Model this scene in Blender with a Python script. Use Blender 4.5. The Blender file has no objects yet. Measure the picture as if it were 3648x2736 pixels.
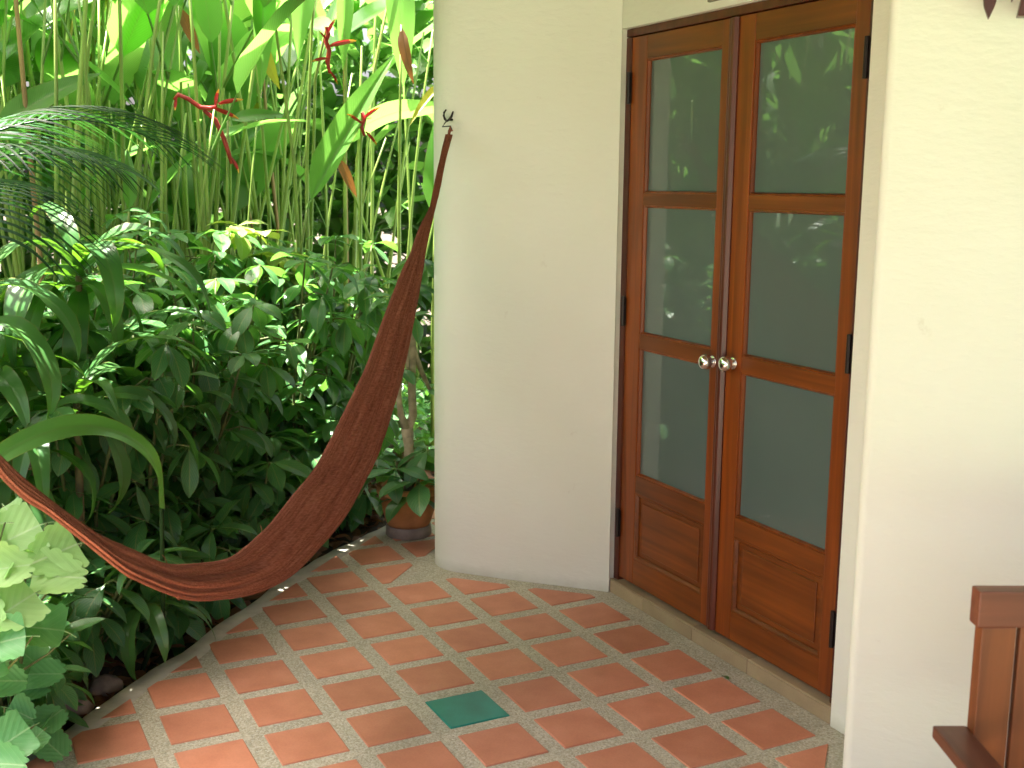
import bpy, bmesh, math, random
from mathutils import Vector, Matrix, noise

scene = bpy.context.scene
R = math.radians
PIT = 0.26                      # tile pitch in metres

# ------------------------------------------------------------------ camera, sky, sun, exposure
cam_d = bpy.data.cameras.new("camera")
cam = bpy.data.objects.new("camera", cam_d)
scene.collection.objects.link(cam)
cam.location = (-1.4047, -3.0994, 1.6391)
cam.rotation_euler = (R(80.1183), R(-0.4965), R(-26.5878))
cam_d.sensor_width = 36.0
cam_d.lens = 40.33
cam_d.clip_start = 0.05
cam_d.clip_end = 500.0
cam_d.dof.use_dof = True
cam_d.dof.focus_distance = 4.3
cam_d.dof.aperture_fstop = 5.6
scene.camera = cam

SUN_DIR = Vector((-0.22, 0.17, 0.96)).normalized()      # towards the sun
SUN_EL = math.asin(SUN_DIR.z)
SUN_AZ = math.atan2(SUN_DIR.x, SUN_DIR.y)
world = bpy.data.worlds.new("World")
scene.world = world
world.use_nodes = True
wn = world.node_tree
sky = wn.nodes.new("ShaderNodeTexSky")
sky.sky_type = 'NISHITA'
sky.sun_disc = False
sky.sun_elevation = SUN_EL
sky.sun_rotation = SUN_AZ
sky.air_density = 0.45
sky.dust_density = 10.0
sky.ozone_density = 0.0
wn.nodes["Background"].inputs["Strength"].default_value = 0.10
wn.links.new(sky.outputs["Color"], wn.nodes["Background"].inputs["Color"])

sun_d = bpy.data.lights.new("sun", 'SUN')
sun_d.energy = 5.0
sun_d.angle = R(0.53)
sun_d.color = (1.0, 0.965, 0.90)
sun = bpy.data.objects.new("sun", sun_d)
scene.collection.objects.link(sun)
sun.rotation_euler = SUN_DIR.to_track_quat('Z', 'Y').to_euler()
sun.location = (0, 4, 12)

scene.view_settings.view_transform = 'Standard'
scene.view_settings.look = 'None'
scene.view_settings.exposure = 3.17
scene.view_settings.gamma = 1.0
scene.view_settings.use_curve_mapping = False
scene.render.engine = 'CYCLES'
cy = scene.cycles
cy.use_denoising = True
cy.max_bounces = 10
cy.diffuse_bounces = 6
cy.glossy_bounces = 3
cy.transmission_bounces = 4
cy.transparent_max_bounces = 4
cy.sample_clamp_indirect = 6.0
cy.caustics_reflective = False
cy.caustics_refractive = False

rnd = random.Random(7)
C = scene.collection


# ------------------------------------------------------------------ helpers
def tag(o, label=None, cat=None, group=None, kind=None):
    if label: o["label"] = label
    if cat: o["category"] = cat
    if group: o["group"] = group
    if kind: o["kind"] = kind
    return o


def empty(name, loc=(0, 0, 0), rotz=0.0, label=None, cat=None, group=None, parent=None):
    o = bpy.data.objects.new(name, None)
    o.empty_display_size = 0.1
    C.objects.link(o)
    o.location = loc
    o.rotation_euler = (0, 0, rotz)
    if parent: o.parent = parent
    return tag(o, label, cat, group)


def link_mesh(name, me, parent=None, mat=None):
    o = bpy.data.objects.new(name, me)
    C.objects.link(o)
    if mat is not None and len(me.materials) == 0:
        me.materials.append(mat)
    if parent is not None: o.parent = parent
    return o


def to_mesh(name, bm, smooth=False):
    me = bpy.data.meshes.new(name)
    bm.normal_update()
    bm.to_mesh(me)
    bm.free()
    if smooth:
        for p in me.polygons: p.use_smooth = True
    return me


def pydata(name, v, f, smooth=True, uvs=None):
    me = bpy.data.meshes.new(name)
    me.from_pydata(v, [], f)
    if uvs is not None:
        lay = me.uv_layers.new(name="UVMap")
        for lp in me.loops:
            lay.data[lp.index].uv = uvs[lp.vertex_index]
    if smooth:
        for p in me.polygons: p.use_smooth = True
    me.update()
    return me


def box_mesh(name, x0, x1, y0, y1, z0, z1, bevel=0.0, seg=2):
    bm = bmesh.new()
    bmesh.ops.create_cube(bm, size=1.0)
    for v in bm.verts:
        v.co = Vector(((x0 + x1) / 2 + v.co.x * (x1 - x0), (y0 + y1) / 2 + v.co.y * (y1 - y0), (z0 + z1) / 2 + v.co.z * (z1 - z0)))
    if bevel > 0:
        bmesh.ops.bevel(bm, geom=bm.edges[:], offset=bevel, segments=seg, profile=0.6, affect='EDGES')
    return to_mesh(name, bm)


def box(name, x0, x1, y0, y1, z0, z1, mat, parent=None, bevel=0.0, seg=2):
    return link_mesh(name, box_mesh(name, x0, x1, y0, y1, z0, z1, bevel, seg), parent, mat)


def prism(name, pts, z0, z1, mat, parent=None, smooth_from=None):
    bm = bmesh.new()
    lo = [bm.verts.new((x, y, z0)) for x, y in pts]
    hi = [bm.verts.new((x, y, z1)) for x, y in pts]
    bm.faces.new(list(reversed(lo)))
    bm.faces.new(hi)
    n = len(pts)
    for i in range(n):
        j = (i + 1) % n
        f = bm.faces.new((lo[i], lo[j], hi[j], hi[i]))
    me = to_mesh(name, bm)
    for p in me.polygons:
        p.use_smooth = abs(p.normal.z) < 0.5
    o = link_mesh(name, me, parent, mat)
    try:
        me.set_sharp_from_angle(angle=R(25))
    except Exception:
        pass
    return o


def tube_data(path, radii, sides=7, cap=True):
    """verts, faces of a tube along PATH with RADII."""
    v, f = [], []
    n = len(path)
    up = Vector((0.31, 0.17, 0.93))
    for i, p in enumerate(path):
        p = Vector(p)
        d = (Vector(path[min(i + 1, n - 1)]) - Vector(path[max(i - 1, 0)])).normalized()
        u = d.cross(up)
        if u.length < 1e-3: u = d.cross(Vector((1, 0, 0)))
        u.normalize()
        w = d.cross(u)
        for k in range(sides):
            a = 2 * math.pi * k / sides
            v.append(p + (u * math.cos(a) + w * math.sin(a)) * radii[i])
    for i in range(n - 1):
        for k in range(sides):
            a, b = i * sides + k, i * sides + (k + 1) % sides
            f.append((a, a + sides, b + sides, b))
    if cap:
        f.append(tuple(range(sides)))
        f.append(tuple(reversed(range((n - 1) * sides, n * sides))))
    return v, f


def join_data(chunks):
    V, F = [], []
    for v, f in chunks:
        b = len(V)
        V += list(v)
        F += [tuple(i + b for i in q) for q in f]
    return V, F


def lathe_mesh(name, prof, sides=24):
    v, f = [], []
    for r, z in prof:
        for k in range(sides):
            a = 2 * math.pi * k / sides
            v.append((r * math.cos(a), r * math.sin(a), z))
    for i in range(len(prof) - 1):
        for k in range(sides):
            a, b = i * sides + k, i * sides + (k + 1) % sides
            f.append((a, b, b + sides, a + sides))
    return pydata(name, v, f)


# ------------------------------------------------------------------ materials
def new_mat(name):
    m = bpy.data.materials.new(name)
    m.use_nodes = True
    nt = m.node_tree
    b = nt.nodes["Principled BSDF"]
    return m, nt, b


def nd(nt, typ, **kw):
    n = nt.nodes.new(typ)
    for k, v in kw.items(): setattr(n, k, v)
    return n


def ramp(nt, stops):
    n = nt.nodes.new("ShaderNodeValToRGB")
    e = n.color_ramp.elements
    while len(e) < len(stops): e.new(0.5)
    for i, (p, c) in enumerate(stops):
        e[i].position = p
        e[i].color = (c[0], c[1], c[2], 1)
    return n


def math_n(nt, op, a=None, b=None, c=None):
    n = nt.nodes.new("ShaderNodeMath")
    n.operation = op
    for i, x in enumerate((a, b, c)):
        if x is None: continue
        if isinstance(x, (int, float)): n.inputs[i].default_value = x
        else: nt.links.new(x, n.inputs[i])
    return n.outputs[0]


def mixc(nt, fac, a, b, blend='MIX'):
    n = nt.nodes.new("ShaderNodeMix")
    n.data_type = 'RGBA'
    n.blend_type = blend
    for i, x in ((0, fac), (6, a), (7, b)):
        if isinstance(x, (int, float)): n.inputs[i].default_value = x
        elif isinstance(x, tuple): n.inputs[i].default_value = (x[0], x[1], x[2], 1)
        else: nt.links.new(x, n.inputs[i])
    return n.outputs[2]


def mat_plaster():
    m, nt, b = new_mat("cream_plaster")
    L = nt.links.new
    tc = nd(nt, "ShaderNodeTexCoord")
    n1 = nd(nt, "ShaderNodeTexNoise"); n1.inputs["Scale"].default_value = 1.6; n1.inputs["Detail"].default_value = 5
    L(tc.outputs["Object"], n1.inputs["Vector"])
    r1 = ramp(nt, [(0.3, (0.77, 0.765, 0.645)), (0.7, (0.82, 0.815, 0.71))])
    L(n1.outputs["Fac"], r1.inputs["Fac"])
    # small scuffs and specks
    n2 = nd(nt, "ShaderNodeTexNoise"); n2.inputs["Scale"].default_value = 9; n2.inputs["Detail"].default_value = 8; n2.inputs["Roughness"].default_value = 0.7
    L(tc.outputs["Object"], n2.inputs["Vector"])
    r2 = ramp(nt, [(0.655, (0, 0, 0)), (0.74, (1, 1, 1))])
    L(n2.outputs["Fac"], r2.inputs["Fac"])
    f = math_n(nt, 'MULTIPLY', r2.outputs["Color"], 0.35)
    c = mixc(nt, f, r1.outputs["Color"], (0.56, 0.50, 0.38))
    # splash-back dirt along the foot of the wall
    sx = nd(nt, "ShaderNodeSeparateXYZ"); L(tc.outputs["Object"], sx.inputs[0])
    n4 = nd(nt, "ShaderNodeTexNoise"); n4.inputs["Scale"].default_value = 14; n4.inputs["Detail"].default_value = 6
    L(tc.outputs["Object"], n4.inputs["Vector"])
    h = math_n(nt, 'ADD', sx.outputs["Z"], math_n(nt, 'MULTIPLY', n4.outputs["Fac"], -0.05))
    mr = nd(nt, "ShaderNodeMapRange"); mr.inputs[1].default_value = -0.03; mr.inputs[2].default_value = 0.02; mr.inputs[3].default_value = 0.45; mr.inputs[4].default_value = 0.0
    L(h, mr.inputs[0])
    c = mixc(nt, mr.outputs[0], c, (0.42, 0.38, 0.27))
    L(c, b.inputs["Base Color"])
    b.inputs["Roughness"].default_value = 0.75
    b.inputs["Specular IOR Level"].default_value = 0.25
    n3 = nd(nt, "ShaderNodeTexNoise"); n3.inputs["Scale"].default_value = 16; n3.inputs["Detail"].default_value = 7; n3.inputs["Roughness"].default_value = 0.6
    mp = nd(nt, "ShaderNodeMapping"); mp.inputs["Scale"].default_value = (1, 1, 2.6); mp.inputs["Rotation"].default_value = (0.35, 0.2, 0)
    L(tc.outputs["Object"], mp.inputs["Vector"]); L(mp.outputs["Vector"], n3.inputs["Vector"])
    bp = nd(nt, "ShaderNodeBump"); bp.inputs["Strength"].default_value = 0.24; bp.inputs["Distance"].default_value = 0.012
    L(n3.outputs["Fac"], bp.inputs["Height"]); L(bp.outputs["Normal"], b.inputs["Normal"])
    return m


def mat_wood(name, dark, light, axis, coat=0.25, rough=0.38):
    """varnished timber; AXIS is the object axis the grain runs along."""
    m, nt, b = new_mat(name)
    L = nt.links.new
    tc = nd(nt, "ShaderNodeTexCoord")
    oi = nd(nt, "ShaderNodeObjectInfo")
    mp = nd(nt, "ShaderNodeMapping")
    s = [26.0, 26.0, 26.0]; s[axis] = 1.3
    mp.inputs["Scale"].default_value = s
    ad = nd(nt, "ShaderNodeVectorMath", operation='ADD')
    sc = nd(nt, "ShaderNodeVectorMath", operation='SCALE'); sc.inputs[3].default_value = 7.0
    L(oi.outputs["Random"], sc.inputs[0])
    L(tc.outputs["Object"], ad.inputs[0]); L(sc.outputs[0], ad.inputs[1])
    L(ad.outputs[0], mp.inputs["Vector"])
    n1 = nd(nt, "ShaderNodeTexNoise"); n1.inputs["Scale"].default_value = 1.0; n1.inputs["Detail"].default_value = 6; n1.inputs["Distortion"].default_value = 0.7
    L(mp.outputs[0], n1.inputs["Vector"])
    r = ramp(nt, [(0.28, dark), (0.55, tuple((a + c) / 2 for a, c in zip(dark, light))), (0.75, light)])
    L(n1.outputs["Fac"], r.inputs["Fac"])
    n2 = nd(nt, "ShaderNodeTexNoise"); n2.inputs["Scale"].default_value = 3.0; n2.inputs["Detail"].default_value = 3
    L(ad.outputs[0], n2.inputs["Vector"])
    mv = math_n(nt, 'MULTIPLY_ADD', n2.outputs["Fac"], 0.7, 0.62)
    mv = math_n(nt, 'MULTIPLY', mv, math_n(nt, 'MULTIPLY_ADD', oi.outputs["Random"], 0.25, 0.88))
    c = nd(nt, "ShaderNodeMix"); c.data_type = 'RGBA'; c.blend_type = 'MULTIPLY'; c.inputs[0].default_value = 1
    L(r.outputs["Color"], c.inputs[6]); L(mv, c.inputs[7])
    L(c.outputs[2], b.inputs["Base Color"])
    b.inputs["Roughness"].default_value = rough
    b.inputs["Coat Weight"].default_value = coat
    b.inputs["Coat Roughness"].default_value = 0.25
    bp = nd(nt, "ShaderNodeBump"); bp.inputs["Strength"].default_value = 0.12; bp.inputs["Distance"].default_value = 0.002
    L(n1.outputs["Fac"], bp.inputs["Height"]); L(bp.outputs[0], b.inputs["Normal"])
    return m


def mat_tile(name, cols, rough, coat=0.0):
    m, nt, b = new_mat(name)
    L = nt.links.new
    tc = nd(nt, "ShaderNodeTexCoord")
    oi = nd(nt, "ShaderNodeObjectInfo")
    n1 = nd(nt, "ShaderNodeTexNoise"); n1.noise_dimensions = '4D'; n1.inputs["Scale"].default_value = 9; n1.inputs["Detail"].default_value = 4
    L(tc.outputs["Object"], n1.inputs["Vector"])
    L(math_n(nt, 'MULTIPLY', oi.outputs["Random"], 50.0), n1.inputs["W"])
    r = ramp(nt, [(0.3, cols[0]), (0.5, cols[1]), (0.72, cols[2])])
    L(n1.outputs["Fac"], r.inputs["Fac"])
    n2 = nd(nt, "ShaderNodeTexNoise"); n2.inputs["Scale"].default_value = 160; n2.inputs["Detail"].default_value = 3
    L(tc.outputs["Object"], n2.inputs["Vector"])
    v = math_n(nt, 'MULTIPLY', math_n(nt, 'MULTIPLY_ADD', oi.outputs["Random"], 0.22, 0.86), math_n(nt, 'MULTIPLY_ADD', n2.outputs["Fac"], 0.25, 0.88))
    c = nd(nt, "ShaderNodeMix"); c.data_type = 'RGBA'; c.blend_type = 'MULTIPLY'; c.inputs[0].default_value = 1
    L(r.outputs["Color"], c.inputs[6]); L(v, c.inputs[7])
    L(c.outputs[2], b.inputs["Base Color"])
    b.inputs["Roughness"].default_value = rough
    b.inputs["Coat Weight"].default_value = coat
    b.inputs["Coat Roughness"].default_value = 0.12
    bp = nd(nt, "ShaderNodeBump"); bp.inputs["Strength"].default_value = 0.15; bp.inputs["Distance"].default_value = 0.003
    L(n1.outputs["Fac"], bp.inputs["Height"]); L(bp.outputs[0], b.inputs["Normal"])
    return m


def mat_pebble():
    m, nt, b = new_mat("washed_pebble_cement")
    L = nt.links.new
    tc = nd(nt, "ShaderNodeTexCoord")
    vo = nd(nt, "ShaderNodeTexVoronoi"); vo.inputs["Scale"].default_value = 190
    L(tc.outputs["Object"], vo.inputs["Vector"])
    hs = nd(nt, "ShaderNodeSeparateColor"); L(vo.outputs["Color"], hs.inputs[0])
    r = ramp(nt, [(0.0, (0.33, 0.30, 0.21)), (0.3, (0.43, 0.395, 0.29)), (0.65, (0.49, 0.455, 0.345)), (0.9, (0.58, 0.55, 0.44)), (1.0, (0.31, 0.30, 0.24))])
    L(hs.outputs[0], r.inputs["Fac"])
    n1 = nd(nt, "ShaderNodeTexNoise"); n1.inputs["Scale"].default_value = 5; n1.inputs["Detail"].default_value = 6
    L(tc.outputs["Object"], n1.inputs["Vector"])
    c = nd(nt, "ShaderNodeMix"); c.data_type = 'RGBA'; c.blend_type = 'MULTIPLY'; c.inputs[0].default_value = 1
    L(r.outputs["Color"], c.inputs[6]); L(math_n(nt, 'MULTIPLY_ADD', n1.outputs["Fac"], 0.5, 0.72), c.inputs[7])
    L(c.outputs[2], b.inputs["Base Color"])
    b.inputs["Roughness"].default_value = 0.7
    bp = nd(nt, "ShaderNodeBump"); bp.inputs["Strength"].default_value = 0.5; bp.inputs["Distance"].default_value = 0.003; bp.invert = True
    L(vo.outputs["Distance"], bp.inputs["Height"]); L(bp.outputs[0], b.inputs["Normal"])
    return m


def mat_glass():
    """obscured glass with a pale film behind it: a grey-green body under a clear, mirror-smooth face."""
    m, nt, b = new_mat("obscured_glass")
    L = nt.links.new
    tc = nd(nt, "ShaderNodeTexCoord")
    n1 = nd(nt, "ShaderNodeTexNoise"); n1.inputs["Scale"].default_value = 2.0; n1.inputs["Detail"].default_value = 3
    L(tc.outputs["Object"], n1.inputs["Vector"])
    r = ramp(nt, [(0.3, (0.090, 0.125, 0.108)), (0.7, (0.108, 0.142, 0.126))])
    L(n1.outputs["Fac"], r.inputs["Fac"])
    L(r.outputs["Color"], b.inputs["Base Color"])
    b.inputs["Roughness"].default_value = 0.35
    b.inputs["Specular IOR Level"].default_value = 0.3
    b.inputs["Coat Weight"].default_value = 1.0
    b.inputs["Coat Roughness"].default_value = 0.015
    b.inputs["Coat IOR"].default_value = 1.5
    return m


def mat_simple(name, col, rough=0.5, metal=0.0, var=0.2, scale=20, bump=0.0, spec=0.5, coat=0.0):
    m, nt, b = new_mat(name)
    L = nt.links.new
    tc = nd(nt, "ShaderNodeTexCoord")
    n1 = nd(nt, "ShaderNodeTexNoise"); n1.inputs["Scale"].default_value = scale; n1.inputs["Detail"].default_value = 5
    L(tc.outputs["Object"], n1.inputs["Vector"])
    r = ramp(nt, [(0.3, tuple(x * (1 - var) for x in col)), (0.7, tuple(min(1, x * (1 + var)) for x in col))])
    L(n1.outputs["Fac"], r.inputs["Fac"]); L(r.outputs["Color"], b.inputs["Base Color"])
    b.inputs["Roughness"].default_value = rough
    b.inputs["Metallic"].default_value = metal
    b.inputs["Specular IOR Level"].default_value = spec
    b.inputs["Coat Weight"].default_value = coat
    if bump:
        bp = nd(nt, "ShaderNodeBump"); bp.inputs["Strength"].default_value = bump; bp.inputs["Distance"].default_value = 0.01
        L(n1.outputs["Fac"], bp.inputs["Height"]); L(bp.outputs[0], b.inputs["Normal"])
    return m


def mat_leaf(name, lo, hi, vein=None, nlat=9.0, slant=0.35, vein_w=0.10, mid_w=0.06, trans=0.35, tcol=(0.30, 0.55, 0.04), rough=0.36, rib=0.25, vein_f=0.55, brown=0.0, spec=0.5):
    """leaf blade: colour varies leaf by leaf, veins follow the blade's own UV, light comes through it."""
    m, nt, b = new_mat(name)
    L = nt.links.new
    uv = nd(nt, "ShaderNodeUVMap")
    sx = nd(nt, "ShaderNodeSeparateXYZ"); L(uv.outputs[0], sx.inputs[0])
    s = sx.outputs["X"]
    v = math_n(nt, 'ABSOLUTE', math_n(nt, 'MULTIPLY_ADD', sx.outputs["Y"], 2.0, -1.0))
    oi = nd(nt, "ShaderNodeObjectInfo")
    tc = nd(nt, "ShaderNodeTexCoord")
    n1 = nd(nt, "ShaderNodeTexNoise"); n1.inputs["Scale"].default_value = 6; n1.inputs["Detail"].default_value = 3
    L(tc.outputs["Object"], n1.inputs["Vector"])
    f = math_n(nt, 'ADD', math_n(nt, 'MULTIPLY', oi.outputs["Random"], 0.75), math_n(nt, 'MULTIPLY', n1.outputs["Fac"], 0.3))
    c = mixc(nt, f, lo, hi)
    ph = math_n(nt, 'SUBTRACT', math_n(nt, 'MULTIPLY', s, nlat), math_n(nt, 'MULTIPLY', v, slant * nlat * 0.5))
    pp = math_n(nt, 'PINGPONG', ph, 0.5)
    lat = math_n(nt, 'LESS_THAN', pp, vein_w * 0.5)
    mid = math_n(nt, 'LESS_THAN', v, mid_w)
    if vein is not None:
        lf = math_n(nt, 'MULTIPLY', lat, vein_f)
        lf = math_n(nt, 'MAXIMUM', lf, math_n(nt, 'MULTIPLY', mid, 0.85))
        c = mixc(nt, lf, c, vein)
    if brown > 0:
        n5 = nd(nt, "ShaderNodeTexNoise"); n5.inputs["Scale"].default_value = 3.0; n5.inputs["Detail"].default_value = 6
        L(tc.outputs["Object"], n5.inputs["Vector"])
        e = math_n(nt, 'ADD', math_n(nt, 'POWER', v, 6.0), n5.outputs["Fac"])
        bm_ = nd(nt, "ShaderNodeMapRange"); bm_.inputs[1].default_value = 1.15; bm_.inputs[2].default_value = 1.45; bm_.inputs[4].default_value = brown
        L(e, bm_.inputs[0])
        c = mixc(nt, bm_.outputs[0], c, (0.20, 0.12, 0.03))
    L(c, b.inputs["Base Color"])
    b.inputs["Roughness"].default_value = rough
    b.inputs["Specular IOR Level"].default_value = spec
    bp = nd(nt, "ShaderNodeBump"); bp.inputs["Strength"].default_value = rib; bp.inputs["Distance"].default_value = 0.004
    hgt = math_n(nt, 'ADD', math_n(nt, 'MULTIPLY', pp, 1.5), math_n(nt, 'MINIMUM', math_n(nt, 'MULTIPLY', v, 4.0), 1.0))
    L(hgt, bp.inputs["Height"]); L(bp.outputs[0], b.inputs["Normal"])
    t = nd(nt, "ShaderNodeBsdfTranslucent")
    tcn = mixc(nt, oi.outputs["Random"], tcol, tuple(x * 0.7 for x in tcol))
    tcn = mixc(nt, math_n(nt, 'MULTIPLY', mid, 0.5), tcn, tuple(x * 0.4 for x in tcol))
    L(tcn, t.inputs["Color"])
    mx = nd(nt, "ShaderNodeMixShader"); mx.inputs[0].default_value = trans
    L(b.outputs[0], mx.inputs[1]); L(t.outputs[0], mx.inputs[2])
    L(mx.outputs[0], nt.nodes["Material Output"].inputs["Surface"])
    return m


def mat_hammock():
    m, nt, b = new_mat("russet_knit_cotton")
    L = nt.links.new
    uv = nd(nt, "ShaderNodeUVMap")
    mp = nd(nt, "ShaderNodeMapping"); mp.inputs["Scale"].default_value = (300, 150, 1)
    L(uv.outputs[0], mp.inputs["Vector"])
    n0 = nd(nt, "ShaderNodeTexNoise"); n0.inputs["Scale"].default_value = 0.42; n0.inputs["Detail"].default_value = 3; n0.inputs["Distortion"].default_value = 0.6
    L(mp.outputs[0], n0.inputs["Vector"])
    mp2 = nd(nt, "ShaderNodeMapping"); mp2.inputs["Scale"].default_value = (7, 75, 1)
    L(uv.outputs[0], mp2.inputs["Vector"])
    n1 = nd(nt, "ShaderNodeTexNoise"); n1.inputs["Scale"].default_value = 1.0; n1.inputs["Detail"].default_value = 4; n1.inputs["Distortion"].default_value = 0.4
    L(mp2.outputs[0], n1.inputs["Vector"])
    f = math_n(nt, 'ADD', math_n(nt, 'MULTIPLY', n0.outputs["Fac"], 0.5), math_n(nt, 'MULTIPLY', n1.outputs["Fac"], 0.5))
    r = ramp(nt, [(0.32, (0.170, 0.055, 0.032)), (0.5, (0.295, 0.102, 0.062)), (0.68, (0.41, 0.160, 0.102))])
    L(f, r.inputs["Fac"]); L(r.outputs["Color"], b.inputs["Base Color"])
    b.inputs["Roughness"].default_value = 0.9
    b.inputs["Specular IOR Level"].default_value = 0.05
    bp = nd(nt, "ShaderNodeBump"); bp.inputs["Strength"].default_value = 1.0; bp.inputs["Distance"].default_value = 0.010
    L(f, bp.inputs["Height"]); L(bp.outputs[0], b.inputs["Normal"])
    return m


def mat_ground():
    m, nt, b = new_mat("garden_ground")
    L = nt.links.new
    tc = nd(nt, "ShaderNodeTexCoord")
    n1 = nd(nt, "ShaderNodeTexNoise"); n1.inputs["Scale"].default_value = 7; n1.inputs["Detail"].default_value = 9
    L(tc.outputs["Object"], n1.inputs["Vector"])
    soil = ramp(nt, [(0.35, (0.022, 0.016, 0.010)), (0.55, (0.050, 0.036, 0.022)), (0.7, (0.085, 0.062, 0.038))])
    L(n1.outputs["Fac"], soil.inputs["Fac"])
    n2 = nd(nt, "ShaderNodeTexNoise"); n2.inputs["Scale"].default_value = 30; n2.inputs["Detail"].default_value = 5
    L(tc.outputs["Object"], n2.inputs["Vector"])
    lawn = ramp(nt, [(0.3, (0.065, 0.115, 0.060)), (0.7, (0.125, 0.195, 0.115))])
    L(n2.outputs["Fac"], lawn.inputs["Fac"])
    sx = nd(nt, "ShaderNodeSeparateXYZ"); L(tc.outputs["Object"], sx.inputs[0])
    # planting bed near the terrace and behind it, lawn elsewhere
    d = math_n(nt, 'SUBTRACT', sx.outputs["Y"], sx.outputs["X"])
    bed = nd(nt, "ShaderNodeMapRange"); bed.inputs[1].default_value = 0.4; bed.inputs[2].default_value = 0.9
    L(d, bed.inputs[0])
    c = mixc(nt, bed.outputs[0], lawn.outputs["Color"], soil.outputs["Color"])
    L(c, b.inputs["Base Color"])
    b.inputs["Roughness"].default_value = 0.95
    bp = nd(nt, "ShaderNodeBump"); bp.inputs["Strength"].default_value = 0.8; bp.inputs["Distance"].default_value = 0.03
    L(n1.outputs["Fac"], bp.inputs["Height"]); L(bp.outputs[0], b.inputs["Normal"])
    return m


M = {}
M['plaster'] = mat_plaster()
M['wood_v'] = mat_wood("varnished_teak_upright", (0.125, 0.024, 0.002), (0.31, 0.068, 0.006), 2, coat=0.06)
M['wood_h'] = mat_wood("varnished_teak_crosswise", (0.110, 0.025, 0.002), (0.265, 0.064, 0.006), 1, coat=0.06)
M['wood_dark'] = mat_wood("dark_teak_moulding", (0.06, 0.012, 0.005), (0.14, 0.032, 0.014), 2, coat=0.05)
M['wood_chair_x'] = mat_wood("red_brown_chair_wood", (0.145, 0.040, 0.019), (0.28, 0.086, 0.040), 0, coat=0.1, rough=0.5)
M['wood_chair_z'] = mat_wood("red_brown_chair_wood_upright", (0.145, 0.040, 0.012), (0.29, 0.085, 0.022), 2, coat=0.1, rough=0.5)
M['wood_chair_y'] = mat_wood("red_brown_chair_wood_arm", (0.10, 0.030, 0.015), (0.18, 0.062, 0.032), 1, coat=0.1, rough=0.5)
M['wood_orn'] = mat_wood("dark_red_carved_wood", (0.040, 0.008, 0.008), (0.10, 0.022, 0.016), 2)
M['tile'] = mat_tile("terracotta_tile", [(0.48, 0.178, 0.100), (0.54, 0.210, 0.120), (0.60, 0.25, 0.150)], 0.55)
M['teal'] = mat_tile("glazed_teal_tile", [(0.004, 0.165, 0.125), (0.006, 0.215, 0.162), (0.010, 0.26, 0.20)], 0.32, 0.0)
M['step_tile'] = mat_tile("buff_step_tile", [(0.33, 0.245, 0.14), (0.38, 0.28, 0.16), (0.42, 0.32, 0.19)], 0.45)
M['pebble'] = mat_pebble()
M['glass'] = mat_glass()
M['grout'] = mat_simple("grey_mortar", (0.20, 0.18, 0.13), 0.9, bump=0.3)
M['iron'] = mat_simple("black_iron", (0.026, 0.017, 0.015), 0.45, 0.5)
M['wire'] = mat_simple("dull_steel_wire", (0.10, 0.09, 0.08), 0.4, 0.9)
M['chrome'] = mat_simple("polished_steel", (0.80, 0.79, 0.76), 0.09, 1.0, var=0.03)
M['hammock'] = mat_hammock()
M['ground'] = mat_ground()
M['soffit'] = mat_simple("dark_stained_soffit", (0.17, 0.10, 0.05), 0.7, var=0.3)
M['thatch'] = mat_simple("roof_shingle", (0.16, 0.11, 0.07), 0.9, var=0.4, bump=0.5)
M['pot'] = mat_simple("weathered_terracotta", (0.50, 0.20, 0.075), 0.8, var=0.3, scale=9, bump=0.2)
M['pot_base'] = mat_simple("mineral_stained_terracotta", (0.30, 0.22, 0.19), 0.85, var=0.3, scale=14)
M['bark_pale'] = mat_simple("pale_bark", (0.36, 0.29, 0.19), 0.85, var=0.35, scale=25, bump=0.5)
M['bark'] = mat_simple("brown_bark", (0.16, 0.12, 0.06), 0.85, var=0.4, scale=25, bump=0.4)
M['twig'] = mat_simple("green_brown_twig", (0.11, 0.13, 0.04), 0.7, var=0.4, scale=20)
M['stone'] = mat_simple("brown_stone", (0.22, 0.16, 0.12), 0.85, var=0.4, scale=18, bump=0.5)
M['hstem'] = mat_simple("heliconia_stem", (0.22, 0.31, 0.065), 0.4, var=0.4, scale=5, spec=0.5)
M['hstem_dry'] = mat_simple("dry_heliconia_sheath", (0.34, 0.20, 0.10), 0.7, var=0.4, scale=8)
M['bract'] = mat_simple("red_bract", (0.36, 0.022, 0.022), 0.45, var=0.25, scale=12)
M['bract_tip'] = mat_simple("yellow_bract_tip", (0.60, 0.34, 0.05), 0.45, var=0.2)
M['shrub'] = mat_leaf("dark_shrub_leaf", (0.034, 0.142, 0.050), (0.085, 0.25, 0.080), vein=(0.26, 0.34, 0.10), nlat=10, slant=0.8, vein_w=0.11, mid_w=0.055, trans=0.36, tcol=(0.17, 0.45, 0.05), rough=0.29, vein_f=0.6, brown=0.75)
M['shrub_sunlit'] = mat_leaf("sunlit_shrub_leaf", (0.24, 0.34, 0.08), (0.34, 0.44, 0.12), vein=(0.50, 0.55, 0.24), nlat=9, slant=0.75, vein_w=0.12, trans=0.35, tcol=(0.42, 0.60, 0.06), rough=0.35, vein_f=0.4)  # shrub leaf colour lightened to stand for direct sun on the crown
M['heli'] = mat_leaf("heliconia_leaf", (0.05, 0.15, 0.030), (0.11, 0.235, 0.055), vein=(0.20, 0.30, 0.09), nlat=46, slant=0.25, vein_w=0.22, mid_w=0.05, trans=0.45, tcol=(0.25, 0.58, 0.09), rough=0.30, rib=0.3, vein_f=0.22, brown=0.5)
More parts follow.
